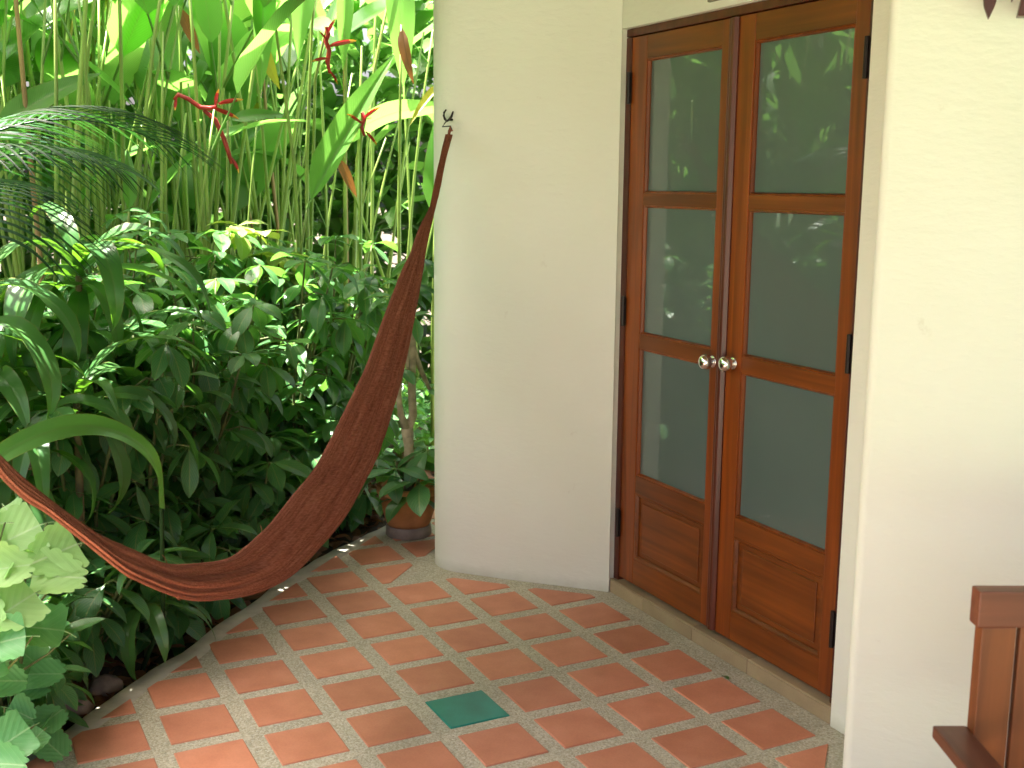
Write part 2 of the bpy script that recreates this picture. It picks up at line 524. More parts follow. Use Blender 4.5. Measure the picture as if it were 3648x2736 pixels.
M['heli_yellow'] = mat_leaf("yellowing_heliconia_leaf", (0.22, 0.24, 0.03), (0.30, 0.27, 0.035), vein=(0.36, 0.30, 0.07), nlat=46, slant=0.25, vein_w=0.22, trans=0.45, tcol=(0.55, 0.52, 0.05), rough=0.36, vein_f=0.3, brown=0.9)
M['heli_brown'] = mat_leaf("withered_leaf", (0.13, 0.055, 0.022), (0.25, 0.12, 0.06), vein=(0.10, 0.05, 0.02), nlat=30, trans=0.25, tcol=(0.35, 0.13, 0.03), rough=0.6, vein_f=0.4)
M['strap'] = mat_leaf("strap_leaf", (0.030, 0.105, 0.032), (0.075, 0.195, 0.050), vein=(0.09, 0.19, 0.05), nlat=1.0, slant=0.0, vein_w=0.0, mid_w=0.10, trans=0.32, tcol=(0.16, 0.40, 0.02), rough=0.30, rib=0.3, vein_f=0.0, brown=0.8)
M['palm'] = mat_leaf("palm_leaflet", (0.010, 0.045, 0.022), (0.022, 0.075, 0.034), nlat=1, slant=0, vein_w=0, mid_w=0.12, trans=0.2, tcol=(0.05, 0.18, 0.02), rough=0.4)
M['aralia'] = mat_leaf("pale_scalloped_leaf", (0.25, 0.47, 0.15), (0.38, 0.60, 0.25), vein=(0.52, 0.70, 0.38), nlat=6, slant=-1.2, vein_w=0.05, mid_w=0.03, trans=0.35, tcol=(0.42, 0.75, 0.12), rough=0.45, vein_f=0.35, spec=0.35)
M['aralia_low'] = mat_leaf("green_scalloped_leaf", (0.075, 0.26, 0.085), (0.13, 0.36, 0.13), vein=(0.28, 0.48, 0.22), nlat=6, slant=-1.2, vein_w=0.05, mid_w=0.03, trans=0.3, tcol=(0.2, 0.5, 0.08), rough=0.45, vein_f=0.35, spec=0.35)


# ------------------------------------------------------------------ the ground and the terrace
def P(x, y): return (x * PIT, y * PIT)


gv, gf = [], []
N = 40
for i in range(N + 1):
    for j in range(N + 1):
        a = (i / N * 2 - 1); bq = (j / N * 2 - 1)
        x = 90 * a * abs(a); y = 90 * bq * abs(bq)
        gv.append((x, y, -0.07 + 0.03 * noise.noise(Vector((x * .6, y * .6, 0)))))
for i in range(N):
    for j in range(N):
        a = i * (N + 1) + j
        gf.append((a, a + N + 1, a + N + 2, a + 1))
g = link_mesh("ground", pydata("ground", gv, gf), None, M['ground'])
tag(g, kind='structure')

# terrace slab outline (metres); the garden edge runs diagonally and is slightly wavy
edge = []
for i in range(41):
    t = i / 40
    x = -6.2 + t * 8.6
    y = x + 6.08 + 0.10 * math.sin(x * 0.9 + 1.5) + 0.09 * noise.noise(Vector((x * 1.7, 3.1, 0))) + 0.05 * noise.noise(Vector((x * 6.0, 1.1, 0)))
    if x > 0: y -= 0.18 * x
    if x < -3.5: y -= 0.12 * (-3.5 - x)
    edge.append(P(x, y))
slab = edge + [P(4.2, 7.2), P(6, 6), P(6, -10), P(5, -15.6), P(-5, -15.6), P(-9.2, -12), P(-9.2, -3.1)]
slab.reverse()
terrace = prism("terrace", slab, -0.16, 0.0, M['pebble'])
tag(terrace, kind='structure', label="terrace floor of square red tiles set in pebbled cement")


def clip(poly, a, b_, c):
    """keep a*x + b*y <= c"""
    out = []
    for i in range(len(poly)):
        p, q = poly[i], poly[(i + 1) % len(poly)]
        dp = a * p[0] + b_ * p[1] - c
        dq = a * q[0] + b_ * q[1] - c
        if dp <= 0: out.append(p)
        if (dp < 0 < dq) or (dq < 0 < dp):
            t = dp / (dp - dq)
            out.append((p[0] + (q[0] - p[0]) * t, p[1] + (q[1] - p[1]) * t))
    return out


def area(poly):
    return abs(sum(p[0] * q[1] - q[0] * p[1] for p, q in zip(poly, poly[1:] + poly[:1]))) / 2


kerb_in = [Vector((x, y)) + Vector((.7071, -.7071)) * (PIT * (.27 + .05 * noise.noise(Vector((x * 9, 7.7, 0))))) for x, y in edge]
kv, kf = [], []
for (x, y), q in zip(edge, kerb_in):
    o_ = Vector((x, y)) + Vector((-.7071, .7071)) * .012
    kv += [(o_.x, o_.y, -.12), (o_.x, o_.y, -.002), (o_.x + .006, o_.y - .006, .0035), (q.x, q.y, .003), (q.x + .004, q.y - .004, -.003)]
for i in range(len(edge) - 1):
    for j in range(4):
        a = i * 5 + j
        kf.append((a, a + 1, a + 6, a + 5))
link_mesh("kerb", pydata("kerb", kv, kf), terrace, mat_simple("pale_trowelled_cement", (0.43, 0.40, 0.32), 0.85, var=.18, scale=12, bump=.35))
HT = 0.388
n_tiles = 0
for i in range(-7, 5):
    for j in range(-8, 13):
        cx, cyy = i + rnd.uniform(-.012, .012), -j + rnd.uniform(-.012, .012)
        poly = [(cx - HT, cyy - HT), (cx + HT, cyy - HT), (cx + HT, cyy + HT), (cx - HT, cyy + HT)]
        # wavy garden edge, wall feet, step
        lim = 5.75 + (0.12 * math.sin(cx * 0.9 + 1.5)) - (0.16 * cx if cx > 0 else 0)
        poly = clip(poly, -1, 1, lim)
        tip = cyy - cx > 3.3 and cyy + cx > 5.9
        if poly: poly = clip(poly, 1, -1, -3.85) if tip else clip(poly, 1, 1, 6.12)
        if poly: poly = clip(poly, 1, -1, 5.98)
        if poly: poly = clip(poly, 1, 0, 3.46)
        if len(poly) < 3 or area(poly) < 0.035: continue
        if i >= 2 and j >= 5: continue
        # beyond the frame and behind the camera no tiles are needed, save a margin
        if -j < -11 or i < -6: continue
        ox, oy = P(cx, cyy)
        bm = bmesh.new()
        pm = [Vector((x * PIT - ox, y * PIT - oy, 0)) for x, y in poly]
        cen = sum(pm, Vector()) / len(pm)
        h = 0.0045
        def ring(shr, z):
            return [bm.verts.new(cen + (p - cen) * (1 - shr / max((p - cen).length, .01)) + Vector((0, 0, z))) for p in pm]
        r0, r1, r2 = ring(0, -0.004), ring(0.0008, h * 0.55), ring(0.004, h)
        n = len(pm)
        for ra, rb in ((r0, r1), (r1, r2)):
            for q in range(n):
                bm.faces.new((ra[q], ra[(q + 1) % n], rb[(q + 1) % n], rb[q]))
        bm.faces.new(r2)
        bmesh.ops.recalc_face_normals(bm, faces=bm.faces[:])
        teal = (i == 0 and j == 0)
        o = link_mesh("floor_tile", to_mesh("floor_tile", bm), terrace, M['teal'] if teal else M['tile'])
        o.location = (ox, oy, rnd.uniform(-.0006, .0006))
        o.rotation_euler = (rnd.uniform(-.003, .003), rnd.uniform(-.003, .003), rnd.uniform(-.01, .01))
        if teal: o["label"] = "glazed teal green tile among the red ones"
        n_tiles += 1

bounce_strip_pts = [(-9.5, -16), (-2.7, -12), (-2.55, -1.2), (-3.0, -.2), (-4.1, -.4), (-4.3, -9), (-11, -13)]
bounce_strip_pts = [(-14, -22), (-6, -22), (-2.0, -9.5), (-2.62, -4.2), (-2.62, -.9), (-3.3, .0), (-4.2, -.5), (-4.4, -8.5)]
path = prism("path", bounce_strip_pts, -.10, -.02, mat_simple("unseen_bounce_strip", (0.27, 0.265, 0.235), 0.95, var=.2, scale=30, bump=.4))  # unseen strip of ground added to bounce sunlight up under the porch
tag(path, kind='structure')

# ------------------------------------------------------------------ the house
house = empty("house", (0, 0, 0), 0, "cream plastered house wall with a recessed glazed wooden double door", "house")
WT = 2.62


def arc(cx, cy_, r, a0, a1, n):
    return [(cx + r * math.cos(a0 + (a1 - a0) * i / n), cy_ + r * math.sin(a0 + (a1 - a0) * i / n)) for i in range(n + 1)]


# wall beside the door with a broad rounded corner (plan in pitches, counter-clockwise)
lw = [(3.70, 2.755), (3.70, 2.79), (8.0, 2.79), (8.0, 10.6)]
c0 = (2.43, 5.06)
lw += [(c0[0] + .66 * math.cos(R(135)) + 5.0, c0[1] + .66 * math.sin(R(135)) + 5.0)]
lw += arc(c0[0], c0[1], .66, R(135), R(225), 14)
lw += [(2.55, 3.93), (3.10, 3.39), (3.62, 2.85), (3.67, 2.79)]
lw = [P(*p) for p in lw]
prism("wall", list(lw), 0.0, WT, M['plaster'], house)

rc = (2.50, -3.97)
rw = [(3.715, -2.262), (3.715, -2.53), (3.70, -2.56)]
rr = 0.09
tc_ = (2.55 + rr * .707, -3.71 - rr * .707)
rw += arc(tc_[0], tc_[1], rr, R(135), R(225), 8)
rw += [(tc_[0] - rr * .707 + 6.5, tc_[1] - rr * .707 - 6.5), (10.0, -8.0), (10.0, -2.262)]
rw = [P(*p) for p in rw]
rw.reverse()
rwall = prism("wall", list(rw), 0.0, WT, M['plaster'], house)

lin = [(3.712, -2.258), (8.0, -2.258), (8.0, 2.786), (3.712, 2.786)]
prism("lintel", [P(*p) for p in lin], 2.218, WT, M['plaster'], house)
# room behind the door, closed
box("room_wall", 1.30, 1.36, -0.55, 0.69, 0.0, 2.2, M['plaster'], house)

# --- door frame
DX = 0.992                                  # face of the leaves
df = empty("door_frame", parent=house)
box("jamb", DX - 0.004, DX + 0.09, 0.690, 0.7245, 0.056, 2.186, M['wood_dark'], df, .003)
box("jamb", DX - 0.002, DX + 0.09, -0.5865, -0.5525, 0.056, 2.186, M['wood_dark'], df, .003)
box("head", DX - 0.004, DX + 0.09, -0.5865, 0.7245, 2.188, 2.2165, M['wood_dark'], df, .003)

# --- step
st = empty("door_step", parent=house)
box("mortar_bed", 0.976, 1.20, -0.585, 0.722, 0.0, 0.046, M['grout'], st)
ys = [0.722, 0.474, 0.150, -0.172, -0.585]
for a, b_ in zip(ys[:-1], ys[1:]):
    box("step_tile", 0.9695, 0.9755, b_ + .0012, a - .0012, 0.001, 0.050, M['step_tile'], st, .0012, 1)
    box("tread_tile", 0.9705, 1.02, b_ + .0012, a - .0012, 0.0505, 0.0575, M['step_tile'], st, .0015, 1)

# --- leaves
ZS = [(1.610, 2.100), (1.076, 1.565), (0.518, 1.022)]
RAILS = [(2.100, 2.184), (1.565, 1.610), (1.022, 1.076), (0.450, 0.518), (0.074, 0.176)]


def frame_ring(name, y0, y1, z0, z1, w, x0, x1, mat, parent):
    """a mitred bead round an opening, its face sloping inwards"""
    bm = bmesh.new()
    def q(i, x): return [bm.verts.new((x, yy, zz)) for yy, zz in ((y0 + i, z0 + i), (y1 - i, z0 + i), (y1 - i, z1 - i), (y0 + i, z1 - i))]
    a, b2, c2, d2 = q(0, x1), q(0, x0), q(w * .55, x0 - .001), q(w, x0 + .008)
    e2 = q(w, x1)
    for r1, r2 in ((a, b2), (b2, c2), (c2, d2), (d2, e2)):
        for k in range(4):
            bm.faces.new((r1[k], r1[(k + 1) % 4], r2[(k + 1) % 4], r2[k]))
    bmesh.ops.recalc_face_normals(bm, faces=bm.faces[:])
    return link_mesh(name, to_mesh(name, bm), parent, mat)


def door_leaf(ya, yb, pane_a, pane_b, hinge_y, label):
    """YA..YB the leaf, PANE_A..PANE_B its glazed width (y up = away from the camera)."""
    d = empty("door", parent=house)
    d["label"] = label
    T = 0.042
    box("stile", DX, DX + T, ya, pane_a, 0.074, 2.184, M['wood_v'], d, .0025)
    box("stile", DX, DX + T, pane_b, yb, 0.074, 2.184, M['wood_v'], d, .0025)
    for z0, z1 in RAILS:
        box("rail", DX + .001, DX + T - .001, pane_a + .0003, pane_b - .0003, z0, z1, M['wood_h'], d, .002)
    for z0, z1 in ZS:
        box("glass_pane", DX + .017, DX + .023, pane_a + .0006, pane_b - .0006, z0 + .0006, z1 - .0006, M['glass'], d)
        frame_ring("glazing_bead", pane_a + .0004, pane_b - .0004, z0 + .0004, z1 - .0004, .009, DX + .004, DX + .0168, M['wood_v'], d)
    # raised and fielded panel at the foot
    z0, z1 = 0.176, 0.450
    box("panel", DX + .014, DX + .030, pane_a + .0006, pane_b - .0006, z0 + .0006, z1 - .0006, M['wood_h'], d)
    box("raised_field", DX + .0105, DX + .0139, pane_a + .040, pane_b - .040, z0 + .036, z1 - .036, M['wood_h'], d, .003, 1)
    frame_ring("panel_moulding", pane_a + .0004, pane_b - .0004, z0 + .0004, z1 - .0004, .016, DX + .002, DX + .0138, M['wood_h'], d)
    for zc in (2.0, 1.155, 0.30):
        hb = bmesh.new()
        def addb(x0, x1, y0, y1, za, zb):
            r = bmesh.ops.create_cube(hb, size=1)
            for v in r['verts']:
                v.co = Vector(((x0 + x1) / 2 + v.co.x * (x1 - x0), (y0 + y1) / 2 + v.co.y * (y1 - y0), (za + zb) / 2 + v.co.z * (zb - za)))
        addb(DX - .0065, DX - .0045, hinge_y - .014, hinge_y + .014, zc - .054, zc + .054)
        vv, ff = tube_data([(DX - .010, hinge_y, zc - .058), (DX - .010, hinge_y, zc + .058)], [.0075, .0075], 8)
        vs = [hb.verts.new(p) for p in vv]
        for q in ff: hb.faces.new([vs[k] for k in q])
        link_mesh("hinge", to_mesh("hinge", hb), d, M['iron'])
    return d


left = door_leaf(0.090, 0.688, 0.131, 0.588, 0.692, "narrow looking door leaf beside the rounded wall")
right = door_leaf(-0.5505, 0.040, -0.494, -0.041, -0.5535, "door leaf with the chrome lever knob, next to the white wall")
# astragal that covers the joint of the leaves
bm = bmesh.new()
pr = [(0.0905, DX + .01), (0.0905, DX - .004), (0.083, DX - .007), (0.076, DX - .006), (0.073, DX - .011), (0.062, DX - .016), (0.050, DX - .015), (0.0445, DX - .009), (0.0405, DX - .004), (0.0405, DX + .01)]
for z in (0.078, 2.182):
    pass
lo = [bm.verts.new((x, y, 0.078)) for y, x in pr]
hi = [bm.verts.new((x, y, 2.182)) for y, x in pr]
for k in range(len(pr)):
    k2 = (k + 1) % len(pr)
    bm.faces.new((lo[k], lo[k2], hi[k2], hi[k]))
bm.faces.new(lo); bm.faces.new(hi)
bmesh.ops.recalc_face_normals(bm, faces=bm.faces[:])
link_mesh("astragal", to_mesh("astragal", bm), left, M['wood_dark'])


def knob(y, z, parent, front):
    prof = [(0.0, 0.0), (0.021, 0.0), (0.022, 0.002), (0.018, 0.004), (0.0125, 0.005), (0.0125, 0.010), (0.018, 0.014), (0.0245, 0.021), (0.0275, 0.031), (0.0265, 0.041), (0.020, 0.049), (0.010, 0.053), (0.0, 0.054)]
    me = lathe_mesh("knob", prof, 32)
    o = link_mesh("knob", me, parent, M['chrome'])
    o.rotation_euler = (0, R(-90), 0)
    o.location = (front, y, z)
    return o


knob(0.002, 1.047, right, DX)
knob(0.1165, 1.037, left, DX)

# porch roof over the terrace and a post at its far corner, both just out of view
roof = prism("roof", [P(*p) for p in [(10, -20), (10, 10.9), (3.6, 11.3), (1.4, 11.3), (-7.9, 2.1), (-7.8, -8.0), (-3.5, -20)]], 2.62, 2.76, M['soffit'], house)
col = box("column", -1.97, -1.80, -1.16, -0.99, 0.0, 2.62, M['plaster'], house, .01)

# plaque over the door, only its lower edge comes into the frame
pq = box("name_plaque", 0.952, 0.9645, 0.10, 0.17, 2.2405, 2.30, M['grout'], None, .003)
tag(pq, "small grey plaque on the plaster above the double door", "plaque")

# ------------------------------------------------------------------ hammock
HA = Vector((0.483, 1.194, 0)); HD = Vector((-0.70711, -0.70711, 0)); HN = Vector((0.70711, -0.70711, 0))
PAIRS = [(0.088, 1.830, 0.018, 1.831), (0.156, 1.721, 0.098, 1.721), (0.209, 1.633, 0.147, 1.629), (0.256, 1.550, 0.200, 1.546), (0.361, 1.473, 0.253, 1.466), (0.441, 1.387, 0.300, 1.376), (0.531, 1.318, 0.328, 1.303), (0.687, 1.173, 0.406, 1.134), (0.845, 1.016, 0.504, 0.955), (0.997, 0.906, 0.608, 0.816), (1.206, 0.763, 0.735, 0.680), (1.386, 0.695, 0.858, 0.600), (1.517, 0.648, 1.000, 0.523), (1.655, 0.621, 1.210, 0.466), (1.741, 0.618, 1.382, 0.438), (1.883, 0.651, 1.597, 0.458), (2.010, 0.692, 1.822, 0.518), (2.094, 0.741, 1.931, 0.560), (2.156, 0.779, 2.016, 0.607), (2.228, 0.822, 2.109, 0.666), (2.286, 0.862, 2.162, 0.703), (2.385, 0.942, 2.274, 0.803), (2.475, 1.021, 2.406, 0.919), (2.541, 1.089, 2.510, 1.003), (2.701, 1.264, 2.685, 1.213), (2.901, 1.474, 2.905, 1.443), (3.071, 1.644, 3.075, 1.643)]


def cat(p0, p1, p2, p3, t):
    return 0.5 * ((2 * p1) + (-p0 + p2) * t + (2 * p0 - 5 * p1 + 4 * p2 - p3) * t * t + (-p0 + 3 * p1 - 3 * p2 + p3) * t ** 3)


def sect(t, z): return HA + HD * t + Vector((0, 0, z))


rings = []
SUB = 6
np_ = len(PAIRS)
for i in range(np_ - 1):
    for s in range(SUB + (1 if i == np_ - 2 else 0)):
        t = s / SUB
        q = [PAIRS[max(0, min(np_ - 1, i + k))] for k in (-1, 0, 1, 2)]
        r = [cat(q[0][m], q[1][m], q[2][m], q[3][m], t) for m in range(4)]
        rings.append((sect(r[0], r[1]), sect(r[2], r[3])))
hv, hf, huv = [], [], []
NS = 72
slen = 0.0
total = len(rings)
for i, (a, b_) in enumerate(rings):
    mid = (a + b_) / 2
    half = (a - b_) / 2
    w = half.length
    if i: slen += (mid - prev).length
    prev = mid
    thick = min(0.014, 0.10 * w + 0.004)
    fold_amp = min(0.034, 0.34 * w)
    w *= 0.93
    e1 = half.normalized()
    for k in range(NS):
        th = 2 * math.pi * k / NS
        cth, sth = math.cos(th), math.sin(th)
        # lengthwise pleats: sharper where the cloth is bunched
        pl = (noise.noise(Vector((cth * 2.6, sth * 2.6, slen * 0.30))) * 0.45
              + noise.noise(Vector((cth * 6.2 + 5, sth * 6.2, slen * 0.5))) * 0.32
              - 0.35 * max(0.0, 1 - abs(((th / (2 * math.pi) * 7 + 0.35 * math.sin(slen * 1.3)) % 1) - 0.5) * 5.5))
        env = 1.0 - 0.75 * abs(cth) ** 6
        rad = thick + fold_amp * pl * env * (1 - abs(cth) ** 3)
        # superellipse section, flat sided like a folded sheet
        x = math.copysign(abs(cth) ** 0.9, cth) * w * (1 + 0.02 * pl)
        z = math.copysign(abs(sth) ** 0.75, sth) * rad
        p = mid + e1 * x + HN * z
        rag = 0.004 * noise.noise(Vector((slen * 22, k * 0.5, 2.0)))
        p += e1 * rag * (1 if abs(cth) > .8 else 0)
        hv.append(p)
        huv.append((slen, k / NS))
for i in range(total - 1):
    for k in range(NS):
        a, b_ = i * NS + k, i * NS + (k + 1) % NS
        hf.append((a, b_, b_ + NS, a + NS))
hf.append(tuple(range(NS))); hf.append(tuple(reversed(range((total - 1) * NS, total * NS))))
hammock = empty("hammock", HA, 0, "russet brown knitted hammock sagging empty across the terrace edge", "hammock")
hc = link_mesh("cloth", pydata("cloth", [Vector(v) - HA for v in hv], hf, True, huv), hammock, M['hammock'])
# gathered loops at both ends, in the same cotton
p0 = (rings[0][0] + rings[0][1]) / 2 - HA
v1, f1 = tube_data([p0 + HD * .012 + Vector((0, 0, -.02)), p0 + HD * -.004 + Vector((0, 0, .012)), p0 + Vector((.004, -.004, .030)), p0 + Vector((.010, -.008, .012))], [.014, .007, .0045, .004], 8)
link_mesh("end_loop", pydata("end_loop", v1, f1), hammock, M['hammock'])
e0 = (rings[-1][0] + rings[-1][1]) / 2 - HA
v1, f1 = tube_data([e0, e0 + HD * .06 + Vector((0, 0, .06)), e0 + HD * .10 + Vector((0, 0, .10))], [.012, .007, .005], 8)
link_mesh("end_loop", pydata("end_loop", v1, f1), hammock, M['hammock'])
# loose threads along the edge
th = []
for ri, sd_, dx, dz in [(10, 1, -.018, .012), (17, 1, -.02, .02), (40, 1, -.02, .025), (62, -1, .02, -.02), (74, 1, .012, .03), (96, 1, .02, .03), (104, -1, -.02, -.015)]:
    a = (rings[ri][0] if sd_ > 0 else rings[ri][1]).lerp((rings[ri][0] + rings[ri][1]) / 2, .1) - HA
    th.append(tube_data([a, a + HD * dx * .5 + Vector((0, 0, dz * .7)), a + HD * dx + Vector((0, 0, dz))], [.0012, .0010, .0006], 4))
vj, fj = join_data(th)
o = link_mesh("loose_thread", pydata("loose_thread", vj, fj), hammock, M['hammock'])
# bent wire S hook from the wall to the loop
WH = Vector((0.4857, 1.2257, 1.9065)); WN_ = Vector((-.88, -.47, 0)); WT_ = Vector((.47, -.88, 0))
hk = empty("wall_hook", WH, 0, "black bent wire hook on the rounded wall corner holding the hammock", "hook")
def hkp(px, py, n): return WT_ * ((px - 977) * .0018) + Vector((0, 0, -(py - 250) * .0018)) + WN_ * n
sv, sf = tube_data([hkp(980, 258, -.01), hkp(978, 259, .016), hkp(974, 262, .022), hkp(968, 257, .022), hkp(965, 250, .022), hkp(966, 243, .022), hkp(972, 237, .022)], [.0046] * 6 + [.003], 8)
link_mesh("screw_hook", pydata("screw_hook", sv, sf), hk, M['iron'])
sv, sf = tube_data([hkp(990, 241, .018), hkp(986, 252, .020), hkp(979, 260, .024), hkp(973, 262, .026)], [.0030, .0050, .0046, .004], 8)
link_mesh("screw_hook", pydata("screw_hook", sv, sf), hk, M['iron'])
l0 = p0 + HA - WH + Vector((.004, -.004, .028))
sv, sf = tube_data([hkp(971, 256, .024), hkp(976, 262, .030), hkp(970, 268, .030), hkp(965, 274, .030), l0 + Vector((0, 0, .004)), l0 + Vector((.004, -.006, -.010))], [.0026] * 6, 6)
link_mesh("wire_link", pydata("wire_link", sv, sf), hk, M['wire'])
eb = HA + e0 + HD * .12 + Vector((0, 0, .115))
ho = empty("wall_hook", eb, 0, "black iron hook on the porch column holding the far end of the hammock", "hook")
sv, sf = tube_data([(-.06, -.03, .01), (-.02, -.01, .012), (0, 0, 0), (.012, .012, -.018), (.02, .02, -.004)], [.004] * 5, 8)
link_mesh("screw_hook", pydata("screw_hook", sv, sf), ho, M['iron'])

# ------------------------------------------------------------------ chair by the white wall
ch_o = Vector((0.374, -1.604, 0))
cr = Vector((0.901, -0.434, 0)); cf = Vector((-0.434, -0.901, 0))
chair = empty("armchair", ch_o, math.atan2(cr.y, cr.x), "red brown slatted wooden armchair standing in front of the white wall", "chair")
# local axes: +x along the back to the viewer's right, -y towards the camera
CT = 0.872
box("top_rail", -0.012, 0.60, -0.022, 0.018, CT - 0.074, CT, M['wood_chair_x'], chair, .004)
PW = 0.068
box("post", 0.000, PW, -0.018, 0.016, 0.0, CT - 0.0745, M['wood_chair_z'], chair, .003)
box("post", 0.52, 0.588, -0.018, 0.016, 0.0, CT - 0.0745, M['wood_chair_z'], chair, .003)
xs = PW + 0.010
while xs < 0.50:
    box("slat", xs, min(xs + 0.072, 0.5185), -0.012, 0.006, 0.42, CT - 0.0745, M['wood_chair_z'], chair, .003)
    xs += 0.082
box("back_rail", PW + .0005, 0.5195, -0.016, 0.012, 0.345, 0.4195, M['wood_chair_x'], chair, .003)
for x0, x1 in ((-0.069, -0.001), (0.589, 0.657)):
    box("armrest", x0, x1, -0.56, 0.016, 0.552, 0.578, M['wood_chair_y'], chair, .004)
    box("leg", x0 + .008, x1 - .006, -0.52, -0.46, 0.0, 0.5515, M['wood_chair_z'], chair, .003)
    box("side_rail", x0 + .012, x1 - .012, -0.4595, 0.010, 0.335, 0.40, M['wood_chair_y'], chair, .003)
for k in range(6):
    box("seat_slat", 0.0, 0.588, -0.52 + k * 0.083, -0.52 + k * 0.083 + 0.073, 0.402, 0.42, M['wood_chair_x'], chair, .003)

# ------------------------------------------------------------------ carved ornament high on the white wall
wd = Vector((0.7071, -0.7071, 0)); wnv = Vector((-0.7071, -0.7071, 0))
oo = Vector((P(2.55, -3.71)[0], P(2.55, -3.71)[1], 0))
orn = empty("wall_ornament", Vector((0.663, -1.038, 1.968)) + wd * 0.142 + wnv * 0.032, math.atan2(wd.y, wd.x), "dark red carved wooden ornament with pointed drops high on the white wall", "ornament")


def plate(name, pts, y0, y1, mat, parent):
    bm = bmesh.new()
    a = [bm.verts.new((x, y0, z)) for x, z in pts]
    b2 = [bm.verts.new((x, y1, z)) for x, z in pts]
    bm.faces.new(a); bm.faces.new(list(reversed(b2)))
    for k in range(len(pts)):
        k2 = (k + 1) % len(pts)
        bm.faces.new((a[k], b2[k], b2[k2], a[k2]))
    bmesh.ops.recalc_face_normals(bm, faces=bm.faces[:])
    bmesh.ops.bevel(bm, geom=[e for e in bm.edges], offset=.0025, segments=1, affect='EDGES')
    return link_mesh(name, to_mesh(name, bm), parent, mat)


plate("board", [(0.02, 0.135), (0.34, 0.135), (0.40, 0.24), (0.34, 0.36), (0.02, 0.36), (-0.05, 0.24)], -.01, .02, M['wood_orn'], orn)
ORN_DROPS = [(0.02, 0.075, 0.042, 0.03), (0.30, 0.355, 0.325, 0.03)]
plate("drop", [(0.000, 0.134), (0.046, 0.134), (0.030, 0.070), (0.020, 0.045), (0.008, 0.075)], -.012, .012, M['wood_orn'], orn)
plate("drop", [(0.052, 0.134), (0.080, 0.134), (0.066, 0.080)], -.012, .012, M['wood_orn'], orn)
plate("block", [(0.092, 0.134), (0.25, 0.134), (0.256, 0.048), (0.078, 0.048)], -.03, .018, M['wood_orn'], orn)
plate("drop", [(0.265, 0.134), (0.30, 0.134), (0.28, 0.098)], -.012, .012, M['wood_orn'], orn)
plate("drop", [(0.31, 0.134), (0.37, 0.134), (0.345, 0.045)], -.012, .012, M['wood_orn'], orn)


# ------------------------------------------------------------------ plants
def leaf_mesh(name, width, shape, curl=0.6, fold=0.25, nseg=8, nw=4, wave=0.0, twist=0.0, seed=0, petiole=0.0, prad=0.004, torn=0.0):
    """a blade of length 1 along +X, face up, with half width WIDTH * SHAPE(s)."""
    rr_ = random.Random(seed)
    v, f, uv = [], [], []
    px, pz, ang = petiole, 0.0, 0.0
    ph = rr_.uniform(0, 6)
    for i in range(nseg + 1):
        s = i / nseg
        if i:
            ang = -curl * (s ** 1.2)
            px += math.cos(ang) / nseg
            pz += math.sin(ang) / nseg
        w = max(width * shape(s), 0.0005)
        tw = twist * s
        for j in range(nw + 1):
            t = j / nw * 2 - 1
            yy = t * w * math.cos(fold)
            zz = abs(t) * w * math.sin(fold) + wave * math.sin(s * 15 + ph + (1.7 if t > 0 else 0)) * t * t * w
            y2 = yy * math.cos(tw) - zz * math.sin(tw)
            z2 = yy * math.sin(tw) + zz * math.cos(tw)
            v.append((px - math.sin(ang) * z2, y2, pz + math.cos(ang) * z2))
            uv.append((s, j / nw))
    for i in range(nseg):
        for j in range(nw):
            if torn and rr_.random() < torn and j in (0, nw - 1): continue
            a = i * (nw + 1) + j
            f.append((a, a + nw + 1, a + nw + 2, a + 1))
    if petiole > 0:
        b0 = len(v)
        tv, tf = tube_data([(0, 0, 0), (petiole * .5, 0, .004), (petiole * 1.02, 0, 0)], [prad, prad * .8, prad * .6], 5, False)
        v += [tuple(p) for p in tv]
        uv += [(0.0, 0.5)] * len(tv)
        f += [tuple(i + b0 for i in q) for q in tf]
    return pydata(name, v, f, True, uv)


def orient(loc, d, up=Vector((0, 0, 1)), scale=1.0, roll=0.0):
    x = Vector(d).normalized()
    z = up - x * up.dot(x)
    if z.length < 1e-3: z = Vector((1, 0, 0)) - x * x.x
    z.normalize()
    y = z.cross(x)
    m = Matrix((x, y, z)).transposed().to_4x4()
    if roll: m = m @ Matrix.Rotation(roll, 4, 'X')
    return Matrix.Translation(loc) @ m @ Matrix.Scale(scale, 4)


def add_leaf(name, me, parent, loc, d, scale, up=Vector((0, 0, 1)), roll=0.0, mat=None):
    o = bpy.data.objects.new(name, me)
    C.objects.link(o)
    o.parent = parent
    o.matrix_local = orient(Vector(loc), d, up, scale, roll)
    if mat is not None:
        o.material_slots[0].link = 'OBJECT'
        o.material_slots[0].material = mat
    return o


def with_mat(me, mat):
    me.materials.append(mat)
    return me


ELL = lambda s: (math.sin(math.pi * min(1, s ** 1.12)) ** 0.85) if 0 < s < 1 else 0.02      # elliptic leaf
PAD = lambda s: min(1.0, (s / 0.16) ** 0.6) * (1 - max(0, (s - 0.55) / 0.45) ** 2.2) if s < 1 else 0.0
LANCE = lambda s: min(1.0, (s / 0.22) ** 0.7) * (1 - max(0, (s - 0.35) / 0.65) ** 1.7) if s < 1 else 0.0
STRAP = lambda s: min(1.0, 0.45 + s * 2.2) * (1 - max(0, (s - 0.45) / 0.55) ** 2.0)

